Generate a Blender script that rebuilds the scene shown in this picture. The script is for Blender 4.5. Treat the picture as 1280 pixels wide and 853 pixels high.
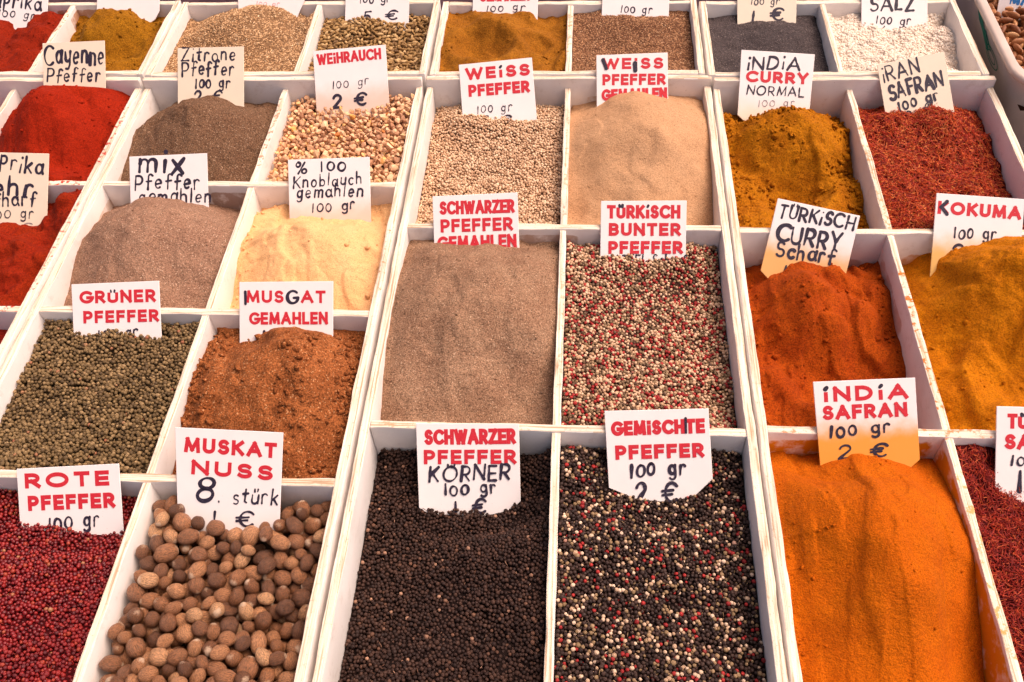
import bpy, bmesh, math, random
import numpy as np
from mathutils import Vector, Matrix

random.seed(7)
rng = np.random.default_rng(7)
scene = bpy.context.scene
for o in list(bpy.data.objects):
    bpy.data.objects.remove(o)

# ------------------------------------------------------------------ camera
PW, PH, FPX = 1280.0, 853.0, 1159.45
FWD = np.array([-0.07123136, 0.63248815, -0.77128778])
RGT = np.array([0.99732, 0.05810808, -0.04445524])
UPV = np.array([-0.01670064, 0.77238734, 0.63493219])
CAM = np.array([0.0, 0.0, 1.0])
cam_data = bpy.data.cameras.new("camera")
cam = bpy.data.objects.new("camera", cam_data)
scene.collection.objects.link(cam)
cam.matrix_world = Matrix(((RGT[0], UPV[0], -FWD[0], CAM[0]), (RGT[1], UPV[1], -FWD[1], CAM[1]),
                           (RGT[2], UPV[2], -FWD[2], CAM[2]), (0, 0, 0, 1)))
cam_data.sensor_width = 36.0
cam_data.lens = FPX / PW * 36.0
cam_data.clip_start, cam_data.clip_end = 0.01, 200.0
scene.camera = cam

# ------------------------------------------------------------------ light
SUN_EL, SUN_ROT = math.radians(62), math.radians(66)
world = bpy.data.worlds.new("World")
scene.world = world
world.use_nodes = True
wn = world.node_tree
sky = wn.nodes.new("ShaderNodeTexSky")
sky.sky_type = 'NISHITA'
sky.sun_disc = False
sky.sun_elevation, sky.sun_rotation = SUN_EL, SUN_ROT
sky.dust_density = 6.0
sky.air_density = 0.35
sky.ozone_density = 0.0
wn.links.new(sky.outputs[0], wn.nodes["Background"].inputs[0])
wn.nodes["Background"].inputs[1].default_value = 0.145
sd = bpy.data.lights.new("sun", 'SUN')
sd.energy, sd.angle, sd.color = 2.35, math.radians(52), (1.0, 0.705, 0.55)
sun = bpy.data.objects.new("sun", sd)
scene.collection.objects.link(sun)
sdir = Vector((math.sin(SUN_ROT) * math.cos(SUN_EL), math.cos(SUN_ROT) * math.cos(SUN_EL), math.sin(SUN_EL)))
sun.rotation_euler = (-sdir).to_track_quat('-Z', 'Y').to_euler()
scene.view_settings.view_transform = 'Standard'
scene.view_settings.look = 'None'
scene.view_settings.exposure = 0.5
scene.view_settings.gamma = 1.0
scene.render.engine = 'CYCLES'
scene.cycles.max_bounces = 6

# ------------------------------------------------------------------ helpers
COL = scene.collection


def ray(px, py):
    return FWD * FPX + RGT * (px - PW / 2) - UPV * (py - PH / 2)


def on_y(px, py, Y):
    d = ray(px, py)
    return CAM + d * (Y / d[1])


def proj(P):
    Q = np.asarray(P) - CAM
    w = Q @ FWD
    return PW / 2 + FPX * (Q @ RGT) / w, PH / 2 - FPX * (Q @ UPV) / w


def link(o):
    COL.objects.link(o)
    return o


def tag(o, label=None, cat=None, group=None, kind=None):
    if label: o["label"] = label
    if cat: o["category"] = cat
    if group: o["group"] = group
    if kind: o["kind"] = kind
    return o


def empty(name, loc):
    o = link(bpy.data.objects.new(name, None))
    o.empty_display_size = 0.02
    o.location = loc
    return o


def np_mesh(name, verts, faces_flat, face_sizes, mats=(), midx=None, smooth=True, tone=None, lc=None):
    me = bpy.data.meshes.new(name)
    V = np.asarray(verts, np.float32)
    F = np.asarray(faces_flat, np.int32)
    S = np.asarray(face_sizes, np.int32)
    me.vertices.add(len(V)); me.vertices.foreach_set("co", V.ravel())
    me.loops.add(len(F)); me.loops.foreach_set("vertex_index", F)
    me.polygons.add(len(S))
    st = np.concatenate(([0], np.cumsum(S)[:-1])).astype(np.int32)
    me.polygons.foreach_set("loop_start", st)
    me.polygons.foreach_set("loop_total", S)
    for m in mats: me.materials.append(m)
    if midx is not None: me.polygons.foreach_set("material_index", np.asarray(midx, np.int32))
    me.polygons.foreach_set("use_smooth", np.full(len(S), smooth, bool))
    if tone is not None:
        a = me.attributes.new("tone", 'FLOAT', 'POINT')
        a.data.foreach_set("value", np.asarray(tone, np.float32))
    if lc is not None:
        a = me.attributes.new("piece", 'FLOAT_VECTOR', 'POINT')
        a.data.foreach_set("vector", np.asarray(lc, np.float32).ravel())
    me.update(calc_edges=True)
    me.validate()
    return me


# ---- value noise in numpy (for surface relief)
def _hash(ix, iy, seed):
    h = (ix.astype(np.int64) * 374761393 + iy.astype(np.int64) * 668265263 + seed * 144665) & 0xffffffff
    h = ((h ^ (h >> 13)) * 1274126177) & 0xffffffff
    return ((h ^ (h >> 16)) & 0xffff) / 65535.0


def vnoise(x, y, seed):
    ix, iy = np.floor(x), np.floor(y)
    fx, fy = x - ix, y - iy
    fx, fy = fx * fx * (3 - 2 * fx), fy * fy * (3 - 2 * fy)
    ix, iy = ix.astype(np.int64), iy.astype(np.int64)
    a, b = _hash(ix, iy, seed), _hash(ix + 1, iy, seed)
    c, d = _hash(ix, iy + 1, seed), _hash(ix + 1, iy + 1, seed)
    return (a + (b - a) * fx) * (1 - fy) + (c + (d - c) * fx) * fy - 0.5


def fbm(x, y, seed, octv=4):
    s, a = 0, 1.0
    for i in range(octv):
        s = s + a * vnoise(x * 2 ** i + 17.3 * i, y * 2 ** i - 9.1 * i, seed + i)
        a *= 0.5
    return s


# ------------------------------------------------------------------ materials
class NT:
    def __init__(self, name):
        self.m = bpy.data.materials.new(name)
        self.m.use_nodes = True
        self.t = self.m.node_tree
        self.b = self.t.nodes["Principled BSDF"]
        self.c = self.n("ShaderNodeTexCoord")

    def n(self, typ, **kw):
        nd = self.t.nodes.new(typ)
        for k, v in kw.items(): setattr(nd, k, v)
        return nd

    def l(self, a, b):
        self.t.links.new(a, b)

    def noise(self, scale, detail=2, rough=0.5, vec=None):
        nd = self.n("ShaderNodeTexNoise")
        nd.inputs["Scale"].default_value = scale
        nd.inputs["Detail"].default_value = detail
        nd.inputs["Roughness"].default_value = rough
        self.l(vec or self.c.outputs["Object"], nd.inputs["Vector"])
        return nd.outputs[0]

    def piece(self):
        a = self.n("ShaderNodeAttribute"); a.attribute_name = "piece"
        return a.outputs["Vector"]

    def mapped(self, sc, loc=(0, 0, 0), vec=None):
        mp = self.n("ShaderNodeMapping")
        mp.inputs["Scale"].default_value = sc
        mp.inputs["Location"].default_value = loc
        self.l(vec or self.c.outputs["Object"], mp.inputs[0])
        return mp.outputs[0]

    def ramp(self, fac, stops, interp='LINEAR'):
        r = self.n("ShaderNodeValToRGB")
        r.color_ramp.interpolation = interp
        e = r.color_ramp.elements
        while len(e) < len(stops): e.new(0.5)
        for i, (p, c) in enumerate(stops):
            e[i].position = p
            e[i].color = (*c, 1) if not isinstance(c, (int, float)) else (c, c, c, 1)
        self.l(fac, r.inputs[0])
        return r.outputs[0]

    def mix(self, fac, a, b, mode='MIX'):
        x = self.n("ShaderNodeMix", data_type='RGBA', blend_type=mode)
        for v, s in ((fac, 0), (a, 6), (b, 7)):
            if isinstance(v, (int, float)): x.inputs[s].default_value = v
            elif isinstance(v, tuple): x.inputs[s].default_value = (*v, 1)
            else: self.l(v, x.inputs[s])
        return x.outputs[2]

    def math(self, op, a, b=None, clamp=False):
        x = self.n("ShaderNodeMath", operation=op, use_clamp=clamp)
        for i, v in enumerate((a, b)):
            if v is None: continue
            if isinstance(v, (int, float)): x.inputs[i].default_value = v
            else: self.l(v, x.inputs[i])
        return x.outputs[0]

    def bump(self, h, strength=0.5, dist=0.001):
        b = self.n("ShaderNodeBump")
        b.inputs["Strength"].default_value = strength
        b.inputs["Distance"].default_value = dist
        self.l(h, b.inputs["Height"])
        self.l(b.outputs[0], self.b.inputs["Normal"])

    def out(self, col, rough=0.8, spec=0.3):
        if isinstance(col, tuple): self.b.inputs["Base Color"].default_value = (*col, 1)
        else: self.l(col, self.b.inputs["Base Color"])
        if isinstance(rough, (int, float)): self.b.inputs["Roughness"].default_value = rough
        else: self.l(rough, self.b.inputs["Roughness"])
        self.b.inputs["Specular IOR Level"].default_value = spec
        return self.m


def sc3(c, k): return tuple(min(0.95, max(0.0, v * k)) for v in c)


def powder_mat(name, col, dark=0.5, light=1.3, grain=520, speck=0.0, speck_col=(0.9, 0.7, 0.5), patch=0.5, patch_col=None, bump=0.6):
    k = NT(name)
    g = k.noise(grain, 3, 0.7)
    gm = k.ramp(g, [(0.36, sc3(col, dark)), (0.5, col), (0.64, sc3(col, light))])
    big = k.noise(22, 4, 0.6)
    pm = k.ramp(big, [(0.40, 0.0), (0.60, 1.0)])
    col2 = k.mix(k.math('MULTIPLY', pm, patch), gm, k.mix(1.0, gm, patch_col or (0.8, 0.72, 0.7), 'MULTIPLY'))
    if speck > 0:
        v = k.n("ShaderNodeTexVoronoi")
        v.inputs["Scale"].default_value = grain * 1.7
        k.l(k.c.outputs["Object"], v.inputs["Vector"])
        s = k.n("ShaderNodeSeparateColor"); k.l(v.outputs["Color"], s.inputs[0])
        col2 = k.mix(k.ramp(s.outputs[0], [(1 - speck - 0.02, 0.0), (1 - speck, 0.55)]), col2, speck_col)
        col2 = k.mix(k.ramp(s.outputs[1], [(1 - speck - 0.02, 0.0), (1 - speck, 0.7)]), col2, sc3(col, 0.3))
    k.bump(k.math('ADD', g, k.math('MULTIPLY', k.noise(grain * 0.3, 4, 0.65), 2.0)), bump, 0.0019)
    return k.out(col2, 0.95, 0.12)


def grain_mat(name, stops, rough=0.6, spec=0.35, bump_scale=700, bump=0.5, interp='LINEAR', mottle=0.35):
    k = NT(name)
    a = k.n("ShaderNodeAttribute"); a.attribute_name = "tone"
    c = k.ramp(a.outputs["Fac"], stops, interp)
    n = k.noise(bump_scale, 3, 0.6)
    c = k.mix(mottle, c, k.mix(1.0, c, k.ramp(n, [(0.3, 0.45), (0.7, 1.5)]), 'MULTIPLY'))
    k.bump(n, bump, 0.0009)
    return k.out(c, rough, spec)


# stains on the painted boards: (centre, half size, colour, strength) in metres
STAINS = [
    ((0.352, 0.672, -0.055), (0.13, 0.012, 0.05), (0.60, 0.21, 0.006), 1.0),    # saffron powder on back board
    ((0.462, 0.50, -0.045), (0.010, 0.22, 0.045), (0.60, 0.24, 0.01), 1.0),   # saffron powder on divider
    ((0.60, 1.042, -0.075), (0.13, 0.012, 0.038), (0.55, 0.22, 0.03), 0.8),
    ((0.36, 1.04, -0.08), (0.10, 0.012, 0.03), (0.42, 0.13, 0.03), 0.5),
    ((0.462, 0.96, -0.06), (0.010, 0.09, 0.03), (0.45, 0.13, 0.03), 0.5),
    ((0.108, 1.41, -0.03), (0.13, 0.012, 0.012), (0.6, 0.38, 0.2), 0.8),
    ((-0.806, 1.15, -0.045), (0.012, 0.14, 0.018), (0.5, 0.3, 0.17), 0.55),
    ((-0.05, 1.048, -0.03), (0.06, 0.012, 0.02), (0.4, 0.22, 0.13), 0.7),
    ((-0.58, 1.142, -0.04), (0.05, 0.012, 0.03), (0.35, 0.2, 0.13), 0.8),
    ((-1.0, 1.66, -0.01), (0.1, 0.03, 0.02), (0.4, 0.15, 0.04), 0.8),
]
EDGE_STAINS = [
    ((-0.826, 1.28, 0.0), (0.009, 0.12, 0.02), (0.42, 0.015, 0.008), 1.0),
    ((-0.826, 1.02, 0.0), (0.009, 0.16, 0.02), (0.4, 0.03, 0.01), 0.8),
    ((-0.9, 1.149, 0.0), (0.09, 0.012, 0.02), (0.42, 0.03, 0.01), 1.0),
    ((-0.9, 0.868, 0.0), (0.09, 0.012, 0.02), (0.42, 0.03, 0.01), 1.0),
    ((-1.04, 1.33, 0.0), (0.012, 0.12, 0.02), (0.42, 0.03, 0.01), 0.8),
    ((-1.04, 1.56, 0.02), (0.012, 0.13, 0.02), (0.45, 0.12, 0.03), 0.9),
    ((-0.545, 1.29, 0.0), (0.009, 0.12, 0.02), (0.3, 0.12, 0.05), 0.75),
    ((0.468, 1.2, 0.0), (0.009, 0.2, 0.02), (0.5, 0.2, 0.05), 0.75),
    ((0.468, 0.84, 0.0), (0.009, 0.17, 0.02), (0.55, 0.15, 0.02), 1.0),
    ((0.468, 0.5, 0.0), (0.009, 0.17, 0.02), (0.6, 0.28, 0.05), 0.8),
    ((0.45, 0.683, 0.0), (0.16, 0.012, 0.02), (0.55, 0.15, 0.03), 0.8),
    ((0.33, 0.683, 0.0), (0.09, 0.012, 0.02), (0.55, 0.16, 0.03), 0.75),
    ((-0.293, 0.98, 0.0), (0.010, 0.09, 0.02), (0.42, 0.2, 0.07), 0.8),
    ((-0.02, 1.2, 0.0), (0.010, 0.19, 0.02), (0.4, 0.2, 0.08), 0.6),
    ((-0.02, 0.85, 0.0), (0.010, 0.17, 0.02), (0.42, 0.22, 0.1), 0.6),
    ((-0.16, 0.6765, 0.0), (0.13, 0.012, 0.02), (0.5, 0.25, 0.12), 0.6),
    ((0.1, 1.425, 0.02), (0.7, 0.02, 0.02), (0.5, 0.3, 0.2), 0.45),
    ((-0.025, 1.55, 0.02), (0.010, 0.1, 0.02), (0.45, 0.2, 0.07), 0.8),
]


def add_stains(k, col, stains, nscale=120, thr=0.5, sharp=8.0):
    geo = k.n("ShaderNodeSeparateXYZ")
    k.l(k.c.outputs["Object"], geo.inputs[0])
    n = k.noise(nscale, 5, 0.65)
    for ce, hs, sc, st in stains:
        f = None
        for ax in range(3):
            d = k.math('ABSOLUTE', k.math('SUBTRACT', geo.outputs[ax], ce[ax]))
            m = k.n("ShaderNodeMapRange"); m.interpolation_type = 'SMOOTHSTEP'
            k.l(d, m.inputs[0])
            m.inputs[1].default_value = hs[ax] * 1.0
            m.inputs[2].default_value = hs[ax] * 0.55
            m.inputs[3].default_value = 0.0
            m.inputs[4].default_value = 1.0
            f = m.outputs[0] if f is None else k.math('MULTIPLY', f, m.outputs[0])
        f = k.math('MULTIPLY', f, 1.7, True)
        g = k.math('SUBTRACT', k.math('ADD', n, k.math('MULTIPLY', f, 0.6)), 0.6 + thr)
        g = k.math('MULTIPLY', k.math('MULTIPLY', g, sharp, True), st, True)
        g = k.math('MULTIPLY', g, k.math('GREATER_THAN', f, 0.001))
        col = k.mix(g, col, sc)
    return col


def paint_mat():
    k = NT("white_painted_board")
    base = k.ramp(k.noise(14, 4, 0.6), [(0.3, (0.74, 0.68, 0.63)), (0.7, (0.83, 0.775, 0.73))])
    dirt = k.ramp(k.noise(38, 8, 0.72), [(0.56, 0.0), (0.76, 0.6)])
    c = k.mix(dirt, base, (0.52, 0.42, 0.34))
    sp = k.ramp(k.noise(420, 2, 0.5), [(0.74, 0.0), (0.77, 0.8)])
    c = k.mix(sp, c, (0.2, 0.11, 0.07))
    c = add_stains(k, c, STAINS, 38, 0.30, 5.0)
    k.bump(k.noise(300, 3), 0.12, 0.001)
    return k.out(c, 0.5, 0.35)


def edge_mat(name, axis):
    k = NT(name)
    s = (7, 420, 420) if axis == 0 else (420, 7, 420)
    g = k.noise(1.0, 3, 0.6, k.mapped(s))
    base = k.ramp(g, [(0.36, (0.44, 0.29, 0.18)), (0.45, (0.66, 0.52, 0.39)), (0.58, (0.76, 0.655, 0.535)), (0.75, (0.80, 0.72, 0.62))])
    sp = k.ramp(k.noise(190, 6, 0.75), [(0.585, 0.0), (0.67, 0.95)])
    c = k.mix(k.math('MULTIPLY', sp, 0.7), base, (0.33, 0.17, 0.09))
    c = add_stains(k, c, EDGE_STAINS, 110, 0.53, 14.0)
    k.bump(k.math('ADD', g, k.noise(500, 2)), 0.35, 0.0012)
    return k.out(c, 0.75, 0.25)


PAINT = paint_mat()
EDGE_X, EDGE_Y = edge_mat("plywood_edge_lengthwise", 0), edge_mat("plywood_edge_crosswise", 1)


# ------------------------------------------------------------------ table and ground
def box_mesh(name, x0, x1, y0, y1, z0, z1, mats, seg_axis=None, segs=1, jit=0.0, bev=0.0012, seed=0):
    bm = bmesh.new()
    bmesh.ops.create_cube(bm, size=1.0)
    for v in bm.verts:
        v.co = Vector((x0 + (v.co.x + .5) * (x1 - x0), y0 + (v.co.y + .5) * (y1 - y0), z0 + (v.co.z + .5) * (z1 - z0)))
    if bev:
        bmesh.ops.bevel(bm, geom=list(bm.edges), offset=bev, segments=2, affect='EDGES', profile=0.6)
    if seg_axis is not None and segs > 1:
        lo, hi = ((x0, x1), (y0, y1))[seg_axis]
        for i in range(1, segs):
            p = [0, 0, 0]; p[seg_axis] = lo + (hi - lo) * i / segs
            nrm = [0, 0, 0]; nrm[seg_axis] = 1
            bmesh.ops.bisect_plane(bm, geom=list(bm.verts) + list(bm.edges) + list(bm.faces), plane_co=p, plane_no=nrm)
        r = random.Random(seed)
        ox = r.random() * 100
        zt = z1 - 0.004
        for v in bm.verts:
            if v.co.z > zt:
                t = v.co[seg_axis] * 22 + ox
                j = float(fbm(np.array([t]), np.array([v.co[1 - seg_axis] * 300]), seed, 3)[0])
                v.co.z += jit * j * 1.6
                j2 = float(fbm(np.array([t * 1.3]), np.array([v.co[1 - seg_axis] * 90 + 50]), seed + 9, 3)[0])
                v.co[1 - seg_axis] += jit * j2
    for f in bm.faces:
        f.smooth = bool(bev)
        f.normal_update()
        f.material_index = 1 if (len(mats) > 1 and f.normal.z > 0.6) else 0
    me = bpy.data.meshes.new(name)
    bm.to_mesh(me); bm.free()
    for m in mats: me.materials.append(m)
    return me


def cloth_mat():
    k = NT("dark_purple_cloth")
    c = k.ramp(k.noise(30, 4), [(0.3, (0.03, 0.016, 0.022)), (0.7, (0.075, 0.04, 0.05))])
    k.bump(k.noise(900, 2), 0.3, 0.001)
    return k.out(c, 0.9, 0.1)


k = NT("asphalt"); GROUND = k.out(k.ramp(k.noise(40, 5), [(0.3, (0.04, 0.038, 0.035)), (0.7, (0.07, 0.065, 0.06))]), 0.95, 0.1)
TZ = -0.118
g = link(bpy.data.objects.new("ground", np_mesh("ground", [(-40, -40, -0.95), (40, -40, -0.95), (40, 40, -0.95), (-40, 40, -0.95)], [0, 1, 2, 3], [4], [GROUND])))
tag(g, kind="structure")
tb = empty("market_table", (0, 1.0, -0.95))
tag(tb, "market stall table under a dark purple cloth that carries all the spice trays", "table")
CLOTH = cloth_mat()


def child(parent, name, me, world=True):
    o = link(bpy.data.objects.new(name, me))
    o.parent = parent
    if world: o.location = -Vector(parent.location)
    return o


child(tb, "tabletop", box_mesh("tabletop", -1.9, 1.9, 0.12, 2.3, TZ - 0.04, TZ, [CLOTH], bev=0.004))
for sx in (-1.8, 1.8):
    for sy in (0.2, 2.2):
        child(tb, "leg", box_mesh("leg", sx - .03, sx + .03, sy - .03, sy + .03, -0.949, TZ - 0.041, [CLOTH], bev=0.003))

# ------------------------------------------------------------------ trays
BT = 0.0115                      # board thickness


def tray(x0, x1, yback, rows, yfront, xdiv, zt, label, tall_back, zjit=0):
    """rows: centres of the cross boards between yfront and yback; returns cell rectangles [(x0,x1,y0,y1)] row by row from the back"""
    t = empty("spice_tray", ((x0 + x1) / 2, (yback + yfront) / 2, TZ))
    tag(t, label, "spice tray", "wooden compartment trays")
    zb = TZ + 0.002
    sd_ = int((x0 + 5) * 1000 + yback * 77)

    def bd(name, a0, a1, b0, b1, z0, z1, axis, s):
        segs = max(2, int(((a1 - a0), (b1 - b0))[axis] / 0.012))
        return child(t, name, box_mesh(name, a0, a1, b0, b1, z0, z1, [PAINT, EDGE_X if axis == 0 else EDGE_Y], axis, segs, 0.0016, 0.0011, sd_ + s))

    bd("base_board", x0 + 0.0005, x1 - 0.0005, yfront + 0.0005, yback - 0.0005, zb, zb + 0.006, 0, 1)
    ysb = yback - BT - 0.0004 if tall_back else yback
    bd("side_board", x0, x0 + BT, yfront, ysb, zb + 0.0062, zt, 1, 2)
    bd("side_board", x1 - BT, x1, yfront, ysb, zb + 0.0062, zt + 0.0005, 1, 3)
    xi0, xi1 = x0 + BT + 0.0003, x1 - BT - 0.0003
    hb = zt + (0.016 if tall_back else -0.001)
    bd("end_board", x0 if tall_back else xi0, x1 if tall_back else xi1, yback - BT, yback - 0.0008, zb + 0.0062, hb, 0, 4)
    bd("end_board", xi0, xi1, yfront + 0.0008, yfront + BT, zb + 0.0062, zt - 0.001, 0, 5)
    edges = [yback - BT] + []
    cells = []
    ys = [yback - BT - 0.0003]
    for i, r in enumerate(rows):
        bd("cross_divider", xi0, xi1, r - BT / 2, r + BT / 2, zb + 0.0062, zt - 0.0015, 0, 6 + i)
        ys += [r + BT / 2 + 0.0003, r - BT / 2 - 0.0003]
    ys.append(yfront + BT + 0.0003)
    for i in range(len(rows) + 1):
        ya, yb_ = ys[2 * i + 1], ys[2 * i]
        bd("lengthwise_divider", xdiv - BT / 2 + 0.0006, xdiv + BT / 2 - 0.0006, ya, yb_, zb + 0.0062, zt - 0.003 - 0.001 * (i % 2), 1, 20 + i)
        cells.append(((xi0, xdiv - BT / 2, ya, yb_), (xdiv + BT / 2, xi1, ya, yb_)))
    return cells


LROWS = [1.1495, 0.868, 0.5865]
YB = 1.425
CA = tray(-1.335, -0.8175, YB, LROWS, 0.305, -1.066, 0.0, "white wooden compartment tray at the left edge holding red powders", True)
CB = tray(-0.8105, -0.2905, YB, LROWS, 0.305, -0.5446, 0.0, "white wooden tray of eight compartments with nutmegs and garlic powder", True)
CC = tray(-0.2825, 0.2275, YB, [1.053, 0.6765], 0.30, -0.0262, 0.0, "white wooden tray of six compartments with the black and mixed peppercorns", True)
CD = tray(0.2315, 0.7115, YB - 0.006, [1.0485, 0.6827], 0.31, 0.4678, 0.0, "white wooden tray of six compartments with the orange saffron powder and red threads", True)
RF, RB = 1.4275, 1.678
ZR = 0.018
RA = tray(-1.335, -0.8155, RB + .006, [], RF + .004, -1.040, ZR, "white wooden back tray holding red paprika and ochre brown powder", False)
RBm = tray(-0.8085, -0.285, RB, [], RF, -0.526, ZR, "white wooden back tray holding cumin seeds and green cardamom pods", False)
RC = tray(-0.277, 0.217, RB - .008, [], RF - 0.001, -0.026, ZR, "white wooden back tray holding brown powder and brown caraway seeds", False)
RD = tray(0.223, 0.702, RB - .014, [], RF - 0.007, 0.454, ZR, "white wooden back tray holding grey poppy seeds and coarse white salt", False)


# ------------------------------------------------------------------ heaps
THETA = math.radians(50)          # lean of the price plates


def rail_of(cell):
    y = cell[3]
    return y, (ZR if y > 1.5 else 0.016 if y > 1.40 else 0.0)


def on_plate(px, py, Yr, zr, th=None):
    """where the line of sight meets the plane of the plates that lean on a rail"""
    th = THETA if th is None else th
    n = np.array([0, -math.cos(th), math.sin(th)])
    d = ray(px, py)
    return CAM + d * (((np.array([0, Yr, zr]) - CAM) @ n) / (d @ n))


def heap_fn(cell, zl, zr, zf, zb, mounds=(), dents=(), pins=(), pr=0.03, rough=0.003, rscale=28, seed=1, slope=0.55, rnd=0.03, k=0.012, lumps=0, lump_r=(0.002, 0.006), cracks=0.0, aniso=1.0, steps=()):
    x0, x1, y0, y1 = cell
    W, D = x1 - x0, y1 - y0
    ms = []
    for m in mounds:
        if m[0] == 'z':
            ms.append((x0 + m[1] * W, y0 + m[2] * D, m[3], m[4], m[5]))
            continue
        px, py, v = m[:3]
        Y = y0 + v * D
        P = on_plate(px, py, *rail_of(cell))
        sl = m[3] if len(m) > 3 else slope
        ms.append((P[0], Y, P[2] + 0.35 * sl * max(0, P[1] - Y), sl, m[4] if len(m) > 4 else 1.0))
    PN = [on_plate(px, py, *rail_of(cell)) for px, py in pins]
    ztop = ZR if y1 > 1.5 else 0.0
    r = np.random.default_rng(seed)
    LP = []
    for i in range(lumps):
        LP.append((r.uniform(x0, x1), r.uniform(y0, y1), r.uniform(lump_r[0], lump_r[1]) if r.random() > .15 else lump_r[1] * r.uniform(1, 1.7)))

    def base0(X, Y):
        u = np.clip((X - x0) / W, 0.001, .999); v = np.clip((Y - y0) / D, .001, .999)
        as_ = D / W
        wl, wr, wf, wb = 1 / u ** 2, 1 / (1 - u) ** 2, 1 / (v * as_) ** 2, 1 / ((1 - v) * as_) ** 2
        z = (wl * zl + wr * zr + wf * zf + wb * zb) / (wl + wr + wf + wb)
        for (mx, my, mz, sl, asp) in ms:
            d2 = (X - mx) ** 2 + ((Y - my) * asp) ** 2
            ang = 1 + 0.25 * vnoise(np.arctan2(Y - my, X - mx) * 1.3 + 5, X * 0 + seed, seed)
            h = mz - (np.sqrt(d2 + rnd ** 2) - rnd) * sl * ang
            t = np.clip(0.5 + 0.5 * (h - z) / k, 0, 1)
            z = z + (h - z) * t + k * t * (1 - t) * 0.5
        for (u0, v0, rad, dep) in dents:
            d = np.sqrt(((X - x0 - u0 * W)) ** 2 + ((Y - y0 - v0 * D)) ** 2) / rad
            z = z - dep * np.exp(-d ** 2 * 1.5) + dep * .35 * np.exp(-((d - 1.25) * 3) ** 2)
        return z

    def cap(X, Y, z):
        d = np.minimum(np.minimum(X - x0, x1 - X), np.minimum(Y - y0, y1 - Y))
        return np.minimum(z, ztop - 0.004 + np.maximum(d, 0) * 0.9)

    DP = [q[2] - float(base0(np.array([q[0]]), np.array([q[1]]))[0]) for q in PN]

    def base(X, Y):
        z = base0(X, Y)
        if PN:
            sw, sz = 0, 0
            for q, dq in zip(PN, DP):
                w = np.exp(-((X - q[0]) ** 2 + (Y - q[1]) ** 2) / (2 * pr * pr))
                sw, sz = sw + w, sz + w * dq
            z = z + sz / np.maximum(sw, 0.9)
        return cap(X, Y, z)

    def full(X, Y):
        z = base(X, Y)
        wx, wy = X + 0.01 * vnoise(X * 40, Y * 40, seed + 70), Y + 0.01 * vnoise(X * 40 + 9, Y * 40, seed + 71)
        z = z + rough * fbm(wx * rscale, wy * rscale * aniso, seed, 5) * 2
        for (sx_, sy_, amp, wd, sd2) in steps:
            q = fbm(wx * sx_ + 3.1, wy * sy_ + 7.7, seed + sd2, 2)
            z = z + amp * (1 / (1 + np.exp(-q / wd)) - 0.5) + amp * 0.8 * np.clip(q, -.4, .4)
        if cracks > 0:
            rn = np.abs(fbm(wx * 30, wy * 30, seed + 40, 3))
            z = z - cracks * np.exp(-(rn / 0.03) ** 2) * (vnoise(X * 12, Y * 12, seed + 50) > -0.05)
            st = fbm(wx * 45, wy * 45, seed + 60, 4)
            z = z + cracks * 1.2 * np.round(st * 3) / 3
        for (lx, ly, lr) in LP:
            d2 = (X - lx) ** 2 + (Y - ly) ** 2
            msk = d2 < lr * lr
            if msk.any():
                z[msk] = np.maximum(z[msk], (base(np.array([lx]), np.array([ly]))[0] + np.sqrt(lr * lr - d2[msk]) * 0.9 - lr * 0.15 + 0.0006 * fbm(X[msk] * 500, Y[msk] * 500, seed, 2)))
        return cap(X, Y, z)
    return base, full


def grid_mesh(name, cell, f, step, mats, over=0.0018):
    x0, x1, y0, y1 = cell[0] - over, cell[1] + over, cell[2] - over, cell[3] + over
    nx, ny = max(8, int((x1 - x0) / step)), max(8, int((y1 - y0) / step))
    X, Y = np.meshgrid(np.linspace(x0, x1, nx), np.linspace(y0, y1, ny))
    Z = f(X.copy(), Y.copy())
    Z = np.maximum(Z, TZ + 0.012)
    V = np.stack([X.ravel(), Y.ravel(), Z.ravel()], 1)
    i = np.arange(nx * ny).reshape(ny, nx)
    F = np.stack([i[:-1, :-1], i[:-1, 1:], i[1:, 1:], i[1:, :-1]], -1).reshape(-1, 4)
    return V, F, len(F)


def clear_of_plate(pos, rad, cell, pins):
    if not pins: return np.ones(len(pos), bool)
    Yr, zr = rail_of(cell)
    n = np.array([0, -math.cos(THETA), math.sin(THETA)])
    d = (pos - np.array([0, Yr, zr])) @ n
    px = np.array([proj(p)[0] for p in pos])
    xs = [p[0] for p in pins]
    return ~((np.abs(d) < rad * 0.95) & (px > min(xs) - 6) & (px < max(xs) + 6))


def crumbs_on(cell, f, n, rr, seed, clump=0.0):
    """irregular crumbs of caked powder lying on the heap"""
    r = np.random.default_rng(seed + 500)
    x, y = r.uniform(cell[0] + .004, cell[1] - .004, n * 2), r.uniform(cell[2] + .004, cell[3] - .004, n * 2)
    roll = r.uniform(0, 1, n * 2) < .4                # many have rolled down to the walls
    side = r.uniform(0, 1, n * 2) < .55
    e = np.minimum(r.exponential(.010, n * 2) + .003, .05)
    x = np.where(roll, np.where(side, cell[0] + e, cell[1] - e), x)
    keep = roll | (vnoise(x * 26, y * 26, seed + 7) + vnoise(x * 60, y * 60, seed + 8) * .5 > clump)
    x, y = x[keep][:n], y[keep][:n]
    m = len(x)
    s = np.minimum(rr[0] * (1 - r.uniform(0, 1, m)) ** -0.75, rr[1] * r.uniform(.6, 1, m))
    z = f(x.copy(), y.copy()) + s * r.uniform(-.1, .5, m)
    protos = [hull_proto(300 + i) for i in range(6)]
    size = s[:, None] * r.uniform(.7, 1.2, (m, 3))
    return instances(protos, r.integers(0, 6, m), np.column_stack([x, y, z]), size, rand_rot(m, r))


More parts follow.
